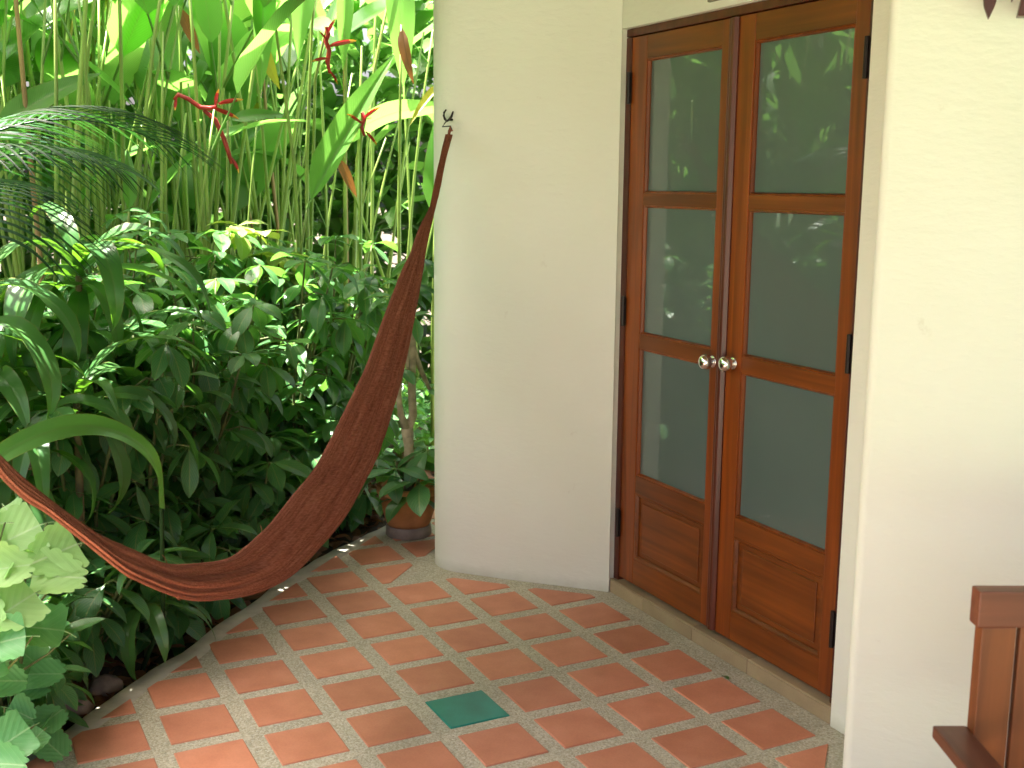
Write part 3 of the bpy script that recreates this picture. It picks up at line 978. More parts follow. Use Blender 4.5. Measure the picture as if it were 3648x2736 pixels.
SHRUB_ME = [with_mat(leaf_mesh("leaf", 0.185 + 0.03 * (k % 3), ELL, curl=0.25 + 0.15 * k, fold=0.12 + 0.06 * (k % 4), nseg=7, nw=4, wave=0.05, seed=k, petiole=0.07, prad=0.012), M['shrub']) for k in range(6)]
SUNLIT_ME = [with_mat(leaf_mesh("leaf", 0.27, ELL, curl=0.5 + 0.2 * k, fold=0.15, nseg=7, nw=4, wave=0.08, seed=10 + k, petiole=0.07, prad=0.012), M['shrub_sunlit']) for k in range(3)]
HELI_ME = [with_mat(leaf_mesh("leaf", 0.125 + 0.012 * (k % 3), PAD, curl=0.3 + 0.2 * k, fold=0.10 + 0.07 * (k % 3), nseg=14, nw=6, wave=0.05, twist=0.3 * ((k % 3) - 1), seed=20 + k, petiole=0.42, prad=0.009, torn=0.02 if k % 2 else 0), M['heli']) for k in range(6)]
HELI_BLADE = [with_mat(leaf_mesh("leaf", [.10, .115, .115, .125][k], LANCE, curl=[.1, .35, .25, .45][k], fold=[.25, .35, .75, .3][k], nseg=14, nw=6, wave=0.05, seed=40 + k, petiole=0.05, prad=0.010), M['heli']) for k in range(4)]
STRAP_ME = [with_mat(leaf_mesh("leaf", 0.066 + 0.008 * (k % 3), STRAP, curl=1.9 + 0.36 * k, fold=0.18, nseg=14, nw=4, wave=0.16, twist=0.35 * ((k % 3) - 1), seed=50 + k), M['strap']) for k in range(5)]


def shrub(loc, height, n_stems, spread, label, seed, mats=None, whorls=(3, 5), size=(.12, .19), lean=(0, 0), pale=0.0, group="dark green shrubs beside the terrace"):
    r = random.Random(seed)
    sh = empty("shrub", loc, 0, label, "shrub", group)
    chunks = []
    for k in range(n_stems):
        a = 2 * math.pi * k / n_stems + r.uniform(-.5, .5)
        top = Vector((math.cos(a) * spread * r.uniform(.4, 1) + lean[0], math.sin(a) * spread * r.uniform(.4, 1) + lean[1], height * r.uniform(.72, 1.0)))
        base = Vector((math.cos(a) * .05, math.sin(a) * .05, -.05))
        midp = (base + top) / 2 + Vector((-math.cos(a) * .05, -math.sin(a) * .05, .06 * height))
        path = [base, (base + midp) / 2, midp, (midp + top) / 2, top]
        chunks.append(tube_data(path, [.011, .010, .008, .006, .004], 6))
        nw_ = r.randint(*whorls)
        for w in range(nw_):
            u = 1.0 - w * (0.86 / nw_) if w else 1.0
            q = u * (len(path) - 1)
            i0 = min(int(q), len(path) - 2)
            p = path[i0].lerp(path[i0 + 1], q - i0)
            nl = r.randint(5, 7) if w == 0 else r.randint(3, 5)
            # side shoots push the lower whorls outwards
            if w:
                off = Vector((r.uniform(-1, 1), r.uniform(-1, 1), r.uniform(.0, .5))) * spread * 0.42
                chunks.append(tube_data([p, p + off * .6 + Vector((0, 0, .02)), p + off], [.005, .004, .003], 5))
                p = p + off
            a0 = r.uniform(0, 6.28)
            for l in range(nl):
                az = a0 + l * 6.283 / nl + r.uniform(-.3, .3)
                el = r.uniform(-1.0, .15) if w else r.uniform(-.65, .45)
                d = Vector((math.cos(az) * math.cos(el), math.sin(az) * math.cos(el), math.sin(el)))
                sc_ = r.uniform(*size) * (1.0 if w else .95)
                me = r.choice(SUNLIT_ME) if r.random() < pale else r.choice(SHRUB_ME)
                add_leaf("leaf", me, sh, p, d, sc_, roll=r.uniform(-.35, .35))
    v, f = join_data(chunks)
    link_mesh("stem", pydata("stem", v, f), sh, M['twig'])
    return sh


E0 = Vector((-0.793, 0.793, 0)); ET = Vector((.7071, .7071, 0)); EN = Vector((-.7071, .7071, 0))


def bed(t, n, z=-0.06):
    """a place in the planting bed: T metres along the terrace edge, N metres out from it"""
    p = E0 + ET * t + EN * n
    return Vector((p.x, p.y, z))


SH = [  # t, n, height, stems, spread, label
    (1.62, .42, 1.42, 8, .34, "tall dark shrub behind the upper half of the hammock"),
    (1.22, .50, 1.36, 9, .36, "dense dark green shrub behind the steep stretch of the hammock"),
    (.84, .42, 1.30, 9, .36, "broad dark shrub with pale veined leaves in the middle of the bed"),
    (.46, .42, 1.22, 9, .36, "dark shrub filling the bed straight above the hammock's lowest sag"),
    (1.02, .95, 1.52, 8, .40, "taller dark shrub in the second row with sunlit top leaves"),
    (.60, .95, 1.46, 8, .40, "dark shrub with a sun bleached crown in front of the heliconia stems"),
    (.16, .46, 1.02, 9, .32, "mid height dark shrub where the strap leaves give way to the shrubs"),
    (1.50, 1.05, 1.62, 8, .40, "second row dark shrub behind the upper half of the hammock"),
    (-.20, .20, .55, 7, .26, "low dark shrub with drooping veined leaves under the hammock's left half"),
    (-.52, .24, .50, 6, .26, "low dark shrub spilling over the kerb beside the pale scalloped plant"),
    (.52, .22, .48, 6, .20, "knee high dark shrub whose leaves touch the terrace kerb"),
    (.20, .20, .36, 6, .18, "knee high dark shrub right behind the hammock's lowest sag"),
    (.98, .24, .55, 6, .20, "knee high dark shrub beneath the hammock's thick middle"),
    (-.66, .10, .34, 6, .18, "low dark shrub whose leaves hide the stones at the kerb"),
    (-.85, .12, .24, 5, .20, "small dark shrub hugging the ground at the kerb's left end"),
    (2.10, .42, 1.30, 9, .34, "tall dark shrub against the house corner behind the potted plant"),
    (2.45, .62, 1.45, 8, .36, "dark shrub half hidden by the house corner"),
    (1.95, .95, 1.55, 8, .38, "second row dark shrub close to the house corner under the heliconia leaves"),
    (1.75, .22, .70, 7, .24, "low dark shrub between the potted plant and the steep end of the hammock"),
    (1.35, .28, .60, 6, .20, "short dark shrub left of the terracotta pot"),
]
for i, (t, n, h, ns, sp, lb) in enumerate(SH):
    p = bed(t, n)
    small = h < .6
    shrub(p, h, ns, sp, lb, 100 + i, whorls=(3, 4) if small else (5, 7), size=(.13, .20) if small else (.13, .20))
sp_ = shrub(Vector((.07, 2.66, -.06)), 1.50, 8, .19, "shrub with sunlight painted into its yellow green leaves above the dark shrubs", 300, pale=1.0, whorls=(2, 2), size=(.15, .20), group="shrubs with sunlit leaf colour")


# ---- heliconia stand
STEMS = []
for k in range(7):
    r = random.Random(500 + k)
    bx_, by_ = r.uniform(-.14, .14), r.uniform(-.14, .14)
    path = [Vector((bx_ * u ** 1.6, by_ * u ** 1.6, u)) for u in [0, .2, .4, .6, .8, 1.0]]
    v, f = tube_data(path, [.0046, .0043, .0040, .0036, .0031, .0024], 7)
    STEMS.append((with_mat(pydata("stem", v, f), M['hstem']), path))


def heliconia(loc, h, rotz, r, leaves=3, label=None, group="heliconia stalks behind the shrubs", yellow=0.04, low=0.42):
    tilt = (r.gauss(0, .075), r.gauss(0, .075))
    dry = r.random() < .07
    me, path = r.choice(STEMS)
    where = "far left in the stand" if loc[0] < -.9 else "left of the red flowers" if loc[0] < -.15 else "behind the sunlit shrubs" if loc[0] < .75 else "near the house corner"
    row = "front row" if loc[1] < loc[0] + 3.8 else "middle row" if loc[1] < loc[0] + 4.7 else "rear row"
    look = ("dry" if dry else "green") + " heliconia stalk"
    bear = ["without leaves", "with one paddle leaf", "with two paddle leaves"][min(leaves, 2)]
    label = label or f"{row} {look} {bear} {where}"
    if leaves == 0:
        o = link_mesh("heliconia", me)
        tag(o, label, "heliconia", group)
        o.location = loc
        o.rotation_euler = (tilt[0], tilt[1], rotz)
        t = o
    else:
        t = empty("heliconia", loc, rotz, label, "heliconia", group)
        t.rotation_euler = (tilt[0], tilt[1], rotz)
        o = bpy.data.objects.new("stem", me)
        C.objects.link(o); o.parent = t
    o.scale = (h * 1.0, h * 1.0, h)
    if dry:
        o.material_slots[0].link = 'OBJECT'; o.material_slots[0].material = M['hstem_dry']
    for k in range(leaves):
        u = low + (1 - low) * (k + r.uniform(.2, .9)) / max(leaves, 1)
        u = min(u, 1.0)
        if k == 0 and r.random() < .22: u = r.uniform(.42, .60)
        q = u * 5; i0 = min(int(q), 4)
        p = path[i0].lerp(path[i0 + 1], q - i0) * h
        az = (math.pi * (k % 2)) + r.uniform(-.9, .9) + r.uniform(0, 6.28) * .5
        el = r.uniform(.75, 1.25)
        d = Vector((math.cos(az) * math.cos(el), math.sin(az) * math.cos(el), math.sin(el)))
        m = None
        x = r.random()
        if x < yellow: m = M['heli_yellow']
        elif x < yellow * 1.2: m = M['heli_brown']
        add_leaf("leaf", r.choice(HELI_ME), t, p, d, r.uniform(.75, 1.2), roll=r.uniform(-.5, .5), mat=m)
    return t


rh = random.Random(42)
spots = []
tries = 0
while len(spots) < 235 and tries < 9000:
    tries += 1
    x, y = rh.uniform(-3.3, 2.6), rh.uniform(2.2, 5.2)
    if y < x + 3.15: continue                      # keep behind the shrubs
    if x < -1.6 and y < 3.0: continue
    if any((x - a) ** 2 + (y - b_) ** 2 < .06 ** 2 for a, b_ in spots): continue
    spots.append((x, y))
for k, (x, y) in enumerate(spots):
    tall = rh.random() < .72
    h = rh.uniform(2.5, 3.3) if tall else rh.uniform(1.9, 2.5)
    heliconia((x, y, -.08), h, rh.uniform(0, 6.28), rh, leaves=rh.choice([0, 0, 1]) if y < x + 3.7 else rh.choice([0, 1, 1, 2, 2]), low=.70 if tall else .80)


def big_leaf(parent, base, tip, width_me, up, mat=None, roll=0.0):
    base, tip = Vector(base), Vector(tip)
    d = tip - base
    inv = parent.matrix_world.inverted() if False else Matrix.Translation(-Vector(parent.location))
    o = add_leaf("leaf", width_me, parent, base - Vector(parent.location), d, d.length / 1.02, Vector(up), roll, mat)
    return o


def feature(label, foot, leaf_list, stem_to=None):
    t = empty("heliconia", foot, 0, label, "heliconia", "singled out heliconias")
    for base, tip, k, up, m, roll in leaf_list:
        big_leaf(t, base, tip, HELI_BLADE[k], up, m, roll)
    chunks = []
    for base, tip, k, up, m, roll in leaf_list:
        b0 = Vector(base) - Vector(foot)
        ctrl = Vector((b0.x * .25, b0.y * .25, b0.z * .62))
        chunks.append(tube_data([Vector((0, 0, 0)), ctrl * .5, ctrl, ctrl.lerp(b0, .6) + Vector((0, 0, .02)), b0], [.014, .013, .011, .008, .006], 7))
    v, f = join_data(chunks)
    link_mesh("stem", pydata("stem", v, f), t, M['hstem'])
    return t


feature("heliconia with one big half folded leaf leaning up towards the house corner", (0.30, 3.05, -.08),
        [((0.405, 2.98, 1.50), (0.885, 3.0, 2.36), 2, (-.75, -.55, .45), None, 0.35)])
feature("heliconia with a broad light shot leaf slanting across the far left", (-1.35, 2.7, -.08),
        [((-1.15, 2.6, 1.84), (-0.69, 2.6, 2.19), 3, (-.35, -.75, .55), None, 0.1)])
feature("heliconia with a grey green leaf held level among bare stems", (-0.02, 3.1, -.08),
        [((0.00, 3.0, 1.95), (0.31, 3.0, 2.03), 3, (-.15, -.8, .5), None, 0.0)])
feature("heliconia with a hanging yellow leaf in front of the stems", (0.42, 3.75, -.08),
        [((0.30, 3.6, 2.50), (0.43, 3.58, 2.16), 3, (-.3, -.9, .25), M['heli_yellow'], 0.2)])
feature("heliconia with bright leaves hanging straight down at the top", (0.75, 3.4, -.08),
        [((0.76, 3.3, 2.86), (0.72, 3.28, 2.28), 2, (-.3, -.9, .2), None, 0.0), ((1.06, 3.3, 2.9), (1.08, 3.25, 2.2), 3, (-.4, -.9, .2), None, -0.1)])
feature("heliconia with a pair of grey green hanging leaves near the top centre", (0.45, 3.2, -.08),
        [((0.52, 3.1, 2.9), (0.36, 3.05, 2.32), 3, (-.3, -.9, .3), None, 0.2), ((0.24, 3.1, 2.85), (0.20, 3.05, 2.12), 2, (-.3, -.9, .2), None, -0.2)])
feature("heliconia with a tall upright leaf beside the house corner", (1.18, 3.1, -.08),
        [((1.16, 3.0, 1.42), (1.19, 3.0, 2.08), 3, (-.5, -.85, .1), None, 0.1), ((1.22, 3.0, 2.2), (0.98, 2.95, 1.98), 2, (-.4, -.6, .6), M['heli_yellow'], 0.1)])
feature("heliconia with withered brown leaves by the house corner", (1.05, 3.3, -.08),
        [((1.04, 3.2, 2.52), (1.07, 3.15, 2.20), 1, (-.4, -.9, .1), M['heli_brown'], 0.4), ((0.66, 3.2, 1.78), (0.74, 3.15, 1.56), 3, (-.3, -.9, .2), M['heli_brown'], 0.2)])
feature("heliconia with a rust coloured dying leaf high in the stand", (-0.05, 4.0, -.08),
        [((-0.07, 3.8, 2.62), (0.03, 3.78, 2.36), 3, (-.2, -.9, .3), M['heli_brown'], 0.2)])
feature("short heliconia with a glowing yellow green leaf low at the far left", (-0.66, 2.6, -.08),
        [((-0.60, 2.4, 1.50), (-0.58, 2.38, 1.78), 3, (-.1, -.9, .3), None, 0.3)])


# ---- red heliconia flowers: a drooping zigzag axis with boat shaped bracts
def bract_mesh(length, width):
    v, f, uv = [], [], []
    n = 8
    for i in range(n + 1):
        s = i / n
        w = width * (math.sin(math.pi * (s * .88 + .10)) ** .7)
        zc = -0.16 * length * s * s * 0.0 + 0.10 * length * s * s
        for j, a in enumerate((-1.15, -.6, 0, .6, 1.15)):
            v.append((s * length, math.sin(a) * w * .5, zc + w * (1 - math.cos(a)) * .9))
    for i in range(n):
        for j in range(4):
            a = i * 5 + j
            f.append((a, a + 5, a + 6, a + 1))
    me = pydata("bract", v, f)
    me.materials.append(M['bract']); me.materials.append(M['bract_tip'])
    for p in me.polygons:
        if p.index // 4 >= 6: p.material_index = 1
    return me


BR = bract_mesh(.16, .045)


def flower(label, foot, pts, bracts):
    t = empty("heliconia", foot, 0, label, "heliconia", "flowering heliconias")
    F = Vector(foot)
    pts = [Vector(p) - F for p in pts]
    ctrl = [Vector((0, 0, 0)), Vector((pts[0].x * .1, pts[0].y * .1, pts[0].z * .5)), Vector((pts[0].x * .5, pts[0].y * .5, pts[0].z * .9))] + pts[:1]
    v, f = tube_data(ctrl, [.013, .011, .008, .006], 7)
    link_mesh("stem", pydata("stem", v, f), t, M['hstem'])
    v, f = tube_data(pts, [.010] + [.012] * (len(pts) - 2) + [.008], 8)
    sp = link_mesh("flower_spike", pydata("flower_spike", v, f), t, M['bract'])
    for loc, d, s in bracts:
        add_leaf("bract", BR, sp, Vector(loc) - F, d, s, Vector((0, -.3, 1)))
    return t


def shifted(pts, dx, dy, dz, s, c):
    c = Vector(c)
    return [tuple((Vector(p) - c) * s + c + Vector((dx, dy, dz))) for p in pts]


def flower_at(label, foot, c, to, s, pts, br):
    """PTS and BR drawn round C, set down round TO at size S"""
    d = Vector(to) - Vector(c)
    pts = shifted(pts, d.x, d.y, d.z, s, c)
    br = [(l2, d2, s2 * s) for l2, (l1, d2, s2) in zip(shifted([x[0] for x in br], d.x, d.y, d.z, s, c), br)]
    return flower(label, foot, pts, br)


flower_at("heliconia with a red flower spike stretched sideways over the stems", (-0.36, 3.05, -.08), (.044, 3.6, 2.03), (-.097, 2.93, 1.992), .78,
       [(-0.19, 3.6, 2.09), (-0.165, 3.6, 2.125), (-0.10, 3.6, 2.10), (-0.03, 3.59, 2.05), (0.03, 3.58, 2.045), (0.075, 3.58, 2.06)],
       [((0.07, 3.58, 2.06), (.25, -.1, .9), .7), ((0.085, 3.57, 2.07), (1, -.1, .12), 1.0), ((0.05, 3.57, 2.04), (.9, -.1, -.45), 1.05), ((-.18, 3.58, 2.10), (-.15, -.1, -1), .5)])
flower_at("heliconia with a red zigzag flower hanging near the top centre", (0.50, 3.3, -.08), (.80, 3.8, 2.45), (.53, 2.93, 2.348), .74,
       [(0.78, 3.8, 2.58), (0.795, 3.8, 2.53), (0.775, 3.8, 2.48), (0.80, 3.8, 2.42), (0.785, 3.8, 2.34), (0.80, 3.8, 2.26)],
       [((0.79, 3.79, 2.53), (.55, -.1, .85), .75), ((0.78, 3.79, 2.48), (-.6, -.1, .5), .6), ((0.80, 3.79, 2.44), (1, -.1, .16), 1.25), ((0.785, 3.79, 2.36), (-1, -.1, -.35), .8), ((0.80, 3.79, 2.27), (.4, -.1, -.9), .6)])
flower_at("heliconia with small orange red flowers beside the big folded leaf", (0.74, 3.1, -.08), (.864, 3.4, 1.97), (.70, 2.93, 1.947), .95,
       [(0.87, 3.4, 2.04), (0.885, 3.4, 2.0), (0.865, 3.4, 1.96), (0.885, 3.4, 1.91)],
       [((0.88, 3.39, 2.0), (.8, -.1, .5), .7), ((0.87, 3.39, 1.97), (-.8, -.1, .35), .7), ((0.885, 3.39, 1.93), (.5, -.1, -.7), .6)])
flower_at("heliconia with a pink drooping flower stalk in front of the stems", (-0.12, 3.0, -.08), (.03, 3.4, 1.9), (-.07, 2.93, 1.882), .95,
       [(-.04, 3.4, 2.02), (0.02, 3.4, 1.97), (0.06, 3.4, 1.88), (0.085, 3.4, 1.80), (0.10, 3.4, 1.74)],
       [((0.095, 3.39, 1.77), (.35, -.1, -.95), .55)])


# ---- strap leaved plants
def strap_plant(loc, rosettes, label, seed):
    r = random.Random(seed)
    t = empty("strap_leaf_plant", loc, 0, label, "dracaena", "strap leaved plants at the left")
    ch_ = []
    for top, n, size, bias in rosettes:
        top = Vector(top)
        ch_.append(tube_data([Vector((top.x * .2, top.y * .2, -.05)), Vector((top.x * .6, top.y * .5, top.z * .5)), top], [.017, .015, .012], 8))
        for k in range(n):
            az = k * 2.399 + r.uniform(-.3, .3)
            el = 1.25 - 1.35 * (k / n) + r.uniform(-.15, .15)
            d = Vector((math.cos(az) * math.cos(el) + bias[0], math.sin(az) * math.cos(el) + bias[1], math.sin(el)))
            add_leaf("leaf", r.choice(STRAP_ME), t, top - Vector((0, 0, .10 * k / n)), d, size * r.uniform(.75, 1.15), roll=r.uniform(-.3, .3))
    v, f = join_data(ch_)
    link_mesh("stem", pydata("stem", v, f), t, M['bark'])
    return t


strap_plant((-1.02, 1.52, -.06), [((.10, .0, 1.38), 16, .64, (.12, -.1)), ((-.20, .1, 1.15), 14, .66, (0, -.2)), ((.22, .02, 1.05), 12, .58, (.1, -.1))], "strap leaved plant with long leaves drooping in front of the heliconia stems", 61)
strap_plant((-1.03, 1.02, -.06), [((.03, .05, .96), 13, .56, (-.05, -.05)), ((-.14, -.0, .80), 11, .52, (-.15, -.1))], "dark strap leaved plant standing in shade left of the shrubs", 62)
strap_plant((-1.42, 1.15, -.06), [((0, 0, 1.20), 17, .74, (.1, -.15)), ((.12, .1, .95), 14, .66, (.1, -.1))], "strap leaved plant at the frame's left edge below the palm", 63)
strap_plant((-1.50, 0.75, -.06), [((0.02, 0, .50), 12, .45, (.0, .1))], "small strap leaved plant under the hammock's rising left end", 64)
# the one broad leaf that arches over the hammock's left end
arch = empty("strap_leaf_plant", (-0.88, 0.80, -.06), 0, "strap leaved plant whose one broad leaf arches above the hammock", "dracaena", "strap leaved plants at the left")
v, f, uv = [], [], []
apts = [Vector((-0.800, 0.640, 0.585)), Vector((-0.806, 0.615, 0.65)), Vector((-0.818, 0.570, 0.73)), Vector((-0.848, .51, .80)), Vector((-0.90, .46, .86)), Vector((-0.99, .40, .925)), Vector((-1.10, .33, .950)), Vector((-1.21, .26, .935)), Vector((-1.31, .19, .90)), Vector((-1.40, .12, .83))]
aw = [.008, .015, .022, .028, .033, .035, .035, .033, .027, .004]
for i, p in enumerate(apts):
    d = (apts[min(i + 1, 9)] - apts[max(i - 1, 0)]).normalized()
    side = d.cross(Vector((.25, -.75, .6))).normalized()
    nn_ = side.cross(d)
    for j in range(5):
        tq = j / 2 - 1
        v.append(p + side * tq * aw[i] + nn_ * (abs(tq) * aw[i] * .35 + .006 * math.sin(i * 2.1 + tq * 2)) - Vector(arch.location))
        uv.append((i / 9, j / 4))
for i in range(9):
    for j in range(4):
        a = i * 5 + j
        f.append((a, a + 5, a + 6, a + 1))
al = link_mesh("leaf", pydata("leaf", v, f, True, uv), arch, M['strap'])
sd = al.modifiers.new("smooth", 'SUBSURF'); sd.levels = 2; sd.render_levels = 2
v, f = tube_data([(0, 0, 0), (.08, -.09, .25), (.080, -.160, .648)], [.009, .008, .007], 8)
link_mesh("stem", pydata("stem", v, f), arch, mat_simple("shaded_green_stalk", (0.022, 0.048, 0.014), 0.85, spec=0.1))
for k in range(8):
    az = k * 2.4
    add_leaf("leaf", STRAP_ME[k % 5], arch, (.02, .0, .26), (math.cos(az) * .8, math.sin(az) * .8, .9 - .10 * k), .34, roll=.1)


# ---- palm at the left
def frond_mesh(length, droop, seed, n=26):
    r = random.Random(seed)
    v, f, uv = [], [], []
    path, ang, p = [], .75, Vector((0, 0, 0))
    seg = 26
    for i in range(seg + 1):
        path.append(p.copy())
        ang -= droop / seg
        p = p + Vector((math.cos(ang), 0, math.sin(ang))) * length / seg
    tv, tf = tube_data(path, [.007 * (1 - i / seg * .8) for i in range(seg + 1)], 6, False)
    v += [tuple(x) for x in tv]; uv += [(0, .5)] * len(tv); f += tf
    for i in range(4, seg):
        d = (path[i + 1] - path[i]).normalized()
        up = Vector((-d.z, 0, d.x))
        s = i / seg
        ln = length * .56 * math.sin(math.pi * (0.14 + s * .78)) + .06
        for side in (-1, 1):
            dd = (d * .75 + Vector((0, side, 0)) * .85 + up * .28).normalized()
            q = path[i].copy()
            nseg = 8
            w0 = .0085
            b0 = len(v)
            vel = dd.copy()
            for k in range(nseg + 1):
                u = k / nseg
                w = w0 * (1 - u ** 2.5) * (0.6 + min(u * 3, .4))
                sv_ = vel.cross(up).normalized()
                for t_ in (-1, 0, 1):
                    pp = q + sv_ * t_ * w + up * abs(t_) * w * .4
                    v.append(tuple(pp)); uv.append((u, .5 + .5 * t_))
                q = q + vel * ln / nseg
                vel = (vel + Vector((0, 0, -.17)) + Vector((r.uniform(-.04, .04), r.uniform(-.04, .04), 0))).normalized()
            for k in range(nseg):
                for t_ in range(2):
                    a = b0 + k * 3 + t_
                    f.append((a, a + 3, a + 4, a + 1))
    return with_mat(pydata("frond", v, f, True, uv), M['palm'])


palm = empty("palm", (-1.55, 1.30, -.06), 0, "dark feathery palm reaching in from the frame's left edge", "palm")
FR = [frond_mesh(1.15, 1.7, 70), frond_mesh(1.0, 1.45, 71), frond_mesh(1.25, 2.0, 72)]
for k, (az, el, sc_, z) in enumerate([(6, 26, 1.0, 1.50), (-24, 16, .9, 1.50), (60, 25, 1, 1.5), (-70, 15, .9, 1.4), (150, 20, 1, 1.5), (230, 10, 1, 1.45), (100, 30, 1, 1.5)]):
    o = bpy.data.objects.new("frond", FR[k % 3])
    C.objects.link(o); o.parent = palm
    o.location = (0, 0, z); o.rotation_euler = (0, R(-el), R(az)); o.scale = (sc_,) * 3
v, f = join_data([tube_data([(0, 0, 0), (.01, .02, .7), (0, 0, 1.52)], [.03, .026, .018], 9)])
link_mesh("stem", pydata("stem", v, f), palm, M['bark'])


# ---- pale scalloped plant in the near left corner
def scallop_mesh(seed, cup=0.25):
    r = random.Random(seed)
    v, f, uv = [], [], []
    # fan shaped blade: outline in polar form round the petiole, toothed along the outer rim
    NA, NR = 92, 6
    for i in range(NR + 1):
        q = i / NR
        for k in range(NA + 1):
            a = R(-88) + R(176) * k / NA
            w = abs(a) / R(88)
            rad = .92 * math.cos(a * .60) ** .75 * (1 + .03 * math.sin(a * 3 + seed))
            tooth = abs(math.sin((a + .1 * seed) * 11.5)) ** .6
            rad *= 1 - .115 * (1 - tooth) * max(0, q - .7) / .3
            rad *= 1 - .05 * math.exp(-(a * 9) ** 2) * q ** 3
            x = q * rad * math.cos(a) * .98 + .02
            y = q * rad * math.sin(a) * .72
            z = cup * y * y * 1.1 - .22 * cup * x * x + .012 * math.sin(a * 4 + seed) * q * q + .005 * math.sin(a * 9 + seed * 2) * q * q
            v.append((x - .16, y, z)); uv.append((min(1, max(0, x)), .5 + y * .9))
    for i in range(NR):
        for k in range(NA):
            a = i * (NA + 1) + k
            f.append((a, a + 1, a + NA + 2, a + NA + 1))
    b0 = len(v)
    tv, tf = tube_data([(-.36, 0, -.14), (-.24, 0, -.05), (-.13, 0, 0)], [.013, .012, .010], 5, False)
    v += [tuple(p) for p in tv]; uv += [(0, .5)] * len(tv); f += [tuple(i + b0 for i in q) for q in tf]
    return with_mat(pydata("leaf", v, f, True, uv), M['aralia'])


ARA = [scallop_mesh(k, .2 + .25 * k) for k in range(4)]
# ------------ aralia placed from measured points: (x, y, z), facing, size
ara_foot = Vector((-1.33, 0.20, -.06))
ara = empty("scalloped_leaf_plant", ara_foot, 0, "pale green scalloped leaf plant in the near left corner", "plant")
ARALIA_POINTS = [(-1.259, 0.318, 0.644, 0.179), (-1.159, 0.262, 0.599, 0.170), (-1.158, 0.211, 0.549, 0.167), (-1.288, 0.169, 0.606, 0.145), (-1.280, 0.118, 0.510, 0.162), (-1.217, 0.165, 0.423, 0.158), (-1.315, 0.069, 0.436, 0.141), (-1.230, 0.266, 0.285, 0.109), (-1.204, 0.215, 0.265, 0.114), (-1.243, 0.217, 0.228, 0.107), (-1.304, 0.119, 0.303, 0.104), (-1.281, 0.118, 0.205, 0.091), (-1.256, 0.067, 0.142, 0.083), (-1.317, 0.019, 0.177, 0.138), (-1.328, -0.030, 0.138, 0.112), (-1.351, 0.220, 0.566, 0.174), (-1.371, 0.120, 0.486, 0.169), (-1.369, 0.120, 0.342, 0.143), (-1.257, 0.418, 0.678, 0.099), (-1.364, 0.320, 0.671, 0.166),]

ra = random.Random(9)
st_ = []
for k, (x, y, z, s) in enumerate(ARALIA_POINTS):
    az = ra.uniform(0, 6.28)
    up = Vector((ra.uniform(-.45, .35), -.62 + ra.uniform(-.3, .3), .72)).normalized()
    d = Vector((math.cos(az), math.sin(az) * .6 - .3, .1 * math.sin(az * 2) - .25))
    d = (d - up * d.dot(up)).normalized()
    c_ = Vector((x, y, z)) - ara_foot
    base = c_ - d * .28 * s
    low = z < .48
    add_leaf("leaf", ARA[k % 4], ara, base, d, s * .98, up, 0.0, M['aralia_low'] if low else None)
    pb = base - d * .25 * s - up * .05 * s
    hub = Vector((c_.x * .55 - .02, c_.y * .55 + .05, c_.z * .72 - .02))
    st_.append(tube_data([Vector((ra.uniform(-.04, .04), ra.uniform(0, .08), 0)), hub * .6 + Vector((0, .02, 0)), hub, hub.lerp(pb, .6) + Vector((0, 0, -.01)), pb], [.008, .007, .005, .003, .0025], 5))
for k in range(64):                                # leaves deeper in the plant, behind the outer ones
    x, y, z = ara_foot.x + ra.uniform(-.34, .12), ara_foot.y + ra.uniform(-.08, .26), ra.uniform(.05, .64)
    az = ra.uniform(0, 6.28)
    up = Vector((ra.uniform(-.5, .5), ra.uniform(-.7, .2), .75)).normalized()
    d = Vector((math.cos(az), math.sin(az), -.2)); d = (d - up * d.dot(up)).normalized()
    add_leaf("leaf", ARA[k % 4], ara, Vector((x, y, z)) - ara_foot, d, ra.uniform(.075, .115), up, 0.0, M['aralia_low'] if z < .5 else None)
v, f = join_data(st_)
link_mesh("stem", pydata("stem", v, f), ara, M['twig'])

# ---- terracotta pot by the house corner and the gnarled plant growing in it
pot_c = Vector((0.515, 1.80, 0))
pot = empty("flower_pot", pot_c, 0, "weathered terracotta pot on the terrace tip beside the house corner", "pot")
me = lathe_mesh("body", [(0.0, .052), (.098, .052), (.108, .07), (.122, .12), (.130, .17), (.134, .205), (.126, .206), (.120, .17), (.105, .10), (.0, .10)], 32)
link_mesh("body", me, pot, M['pot'])
me = lathe_mesh("base_band", [(0.0, 0.0), (.104, 0.0), (.109, .006), (.108, .03), (.105, .0515), (.0, .0515)], 32)
link_mesh("base_band", me, pot, M['pot_base'])
me = lathe_mesh("rim", [(.1345, .2065), (.147, .2065), (.150, .214), (.150, .238), (.146, .245), (.130, .245), (.126, .236), (.1255, .2065)], 32)
link_mesh("rim", me, pot, M['pot'])
me = lathe_mesh("soil", [(0.0, .186), (.06, .19), (.119, .183)], 24)
link_mesh("soil", me, pot, M['ground'])

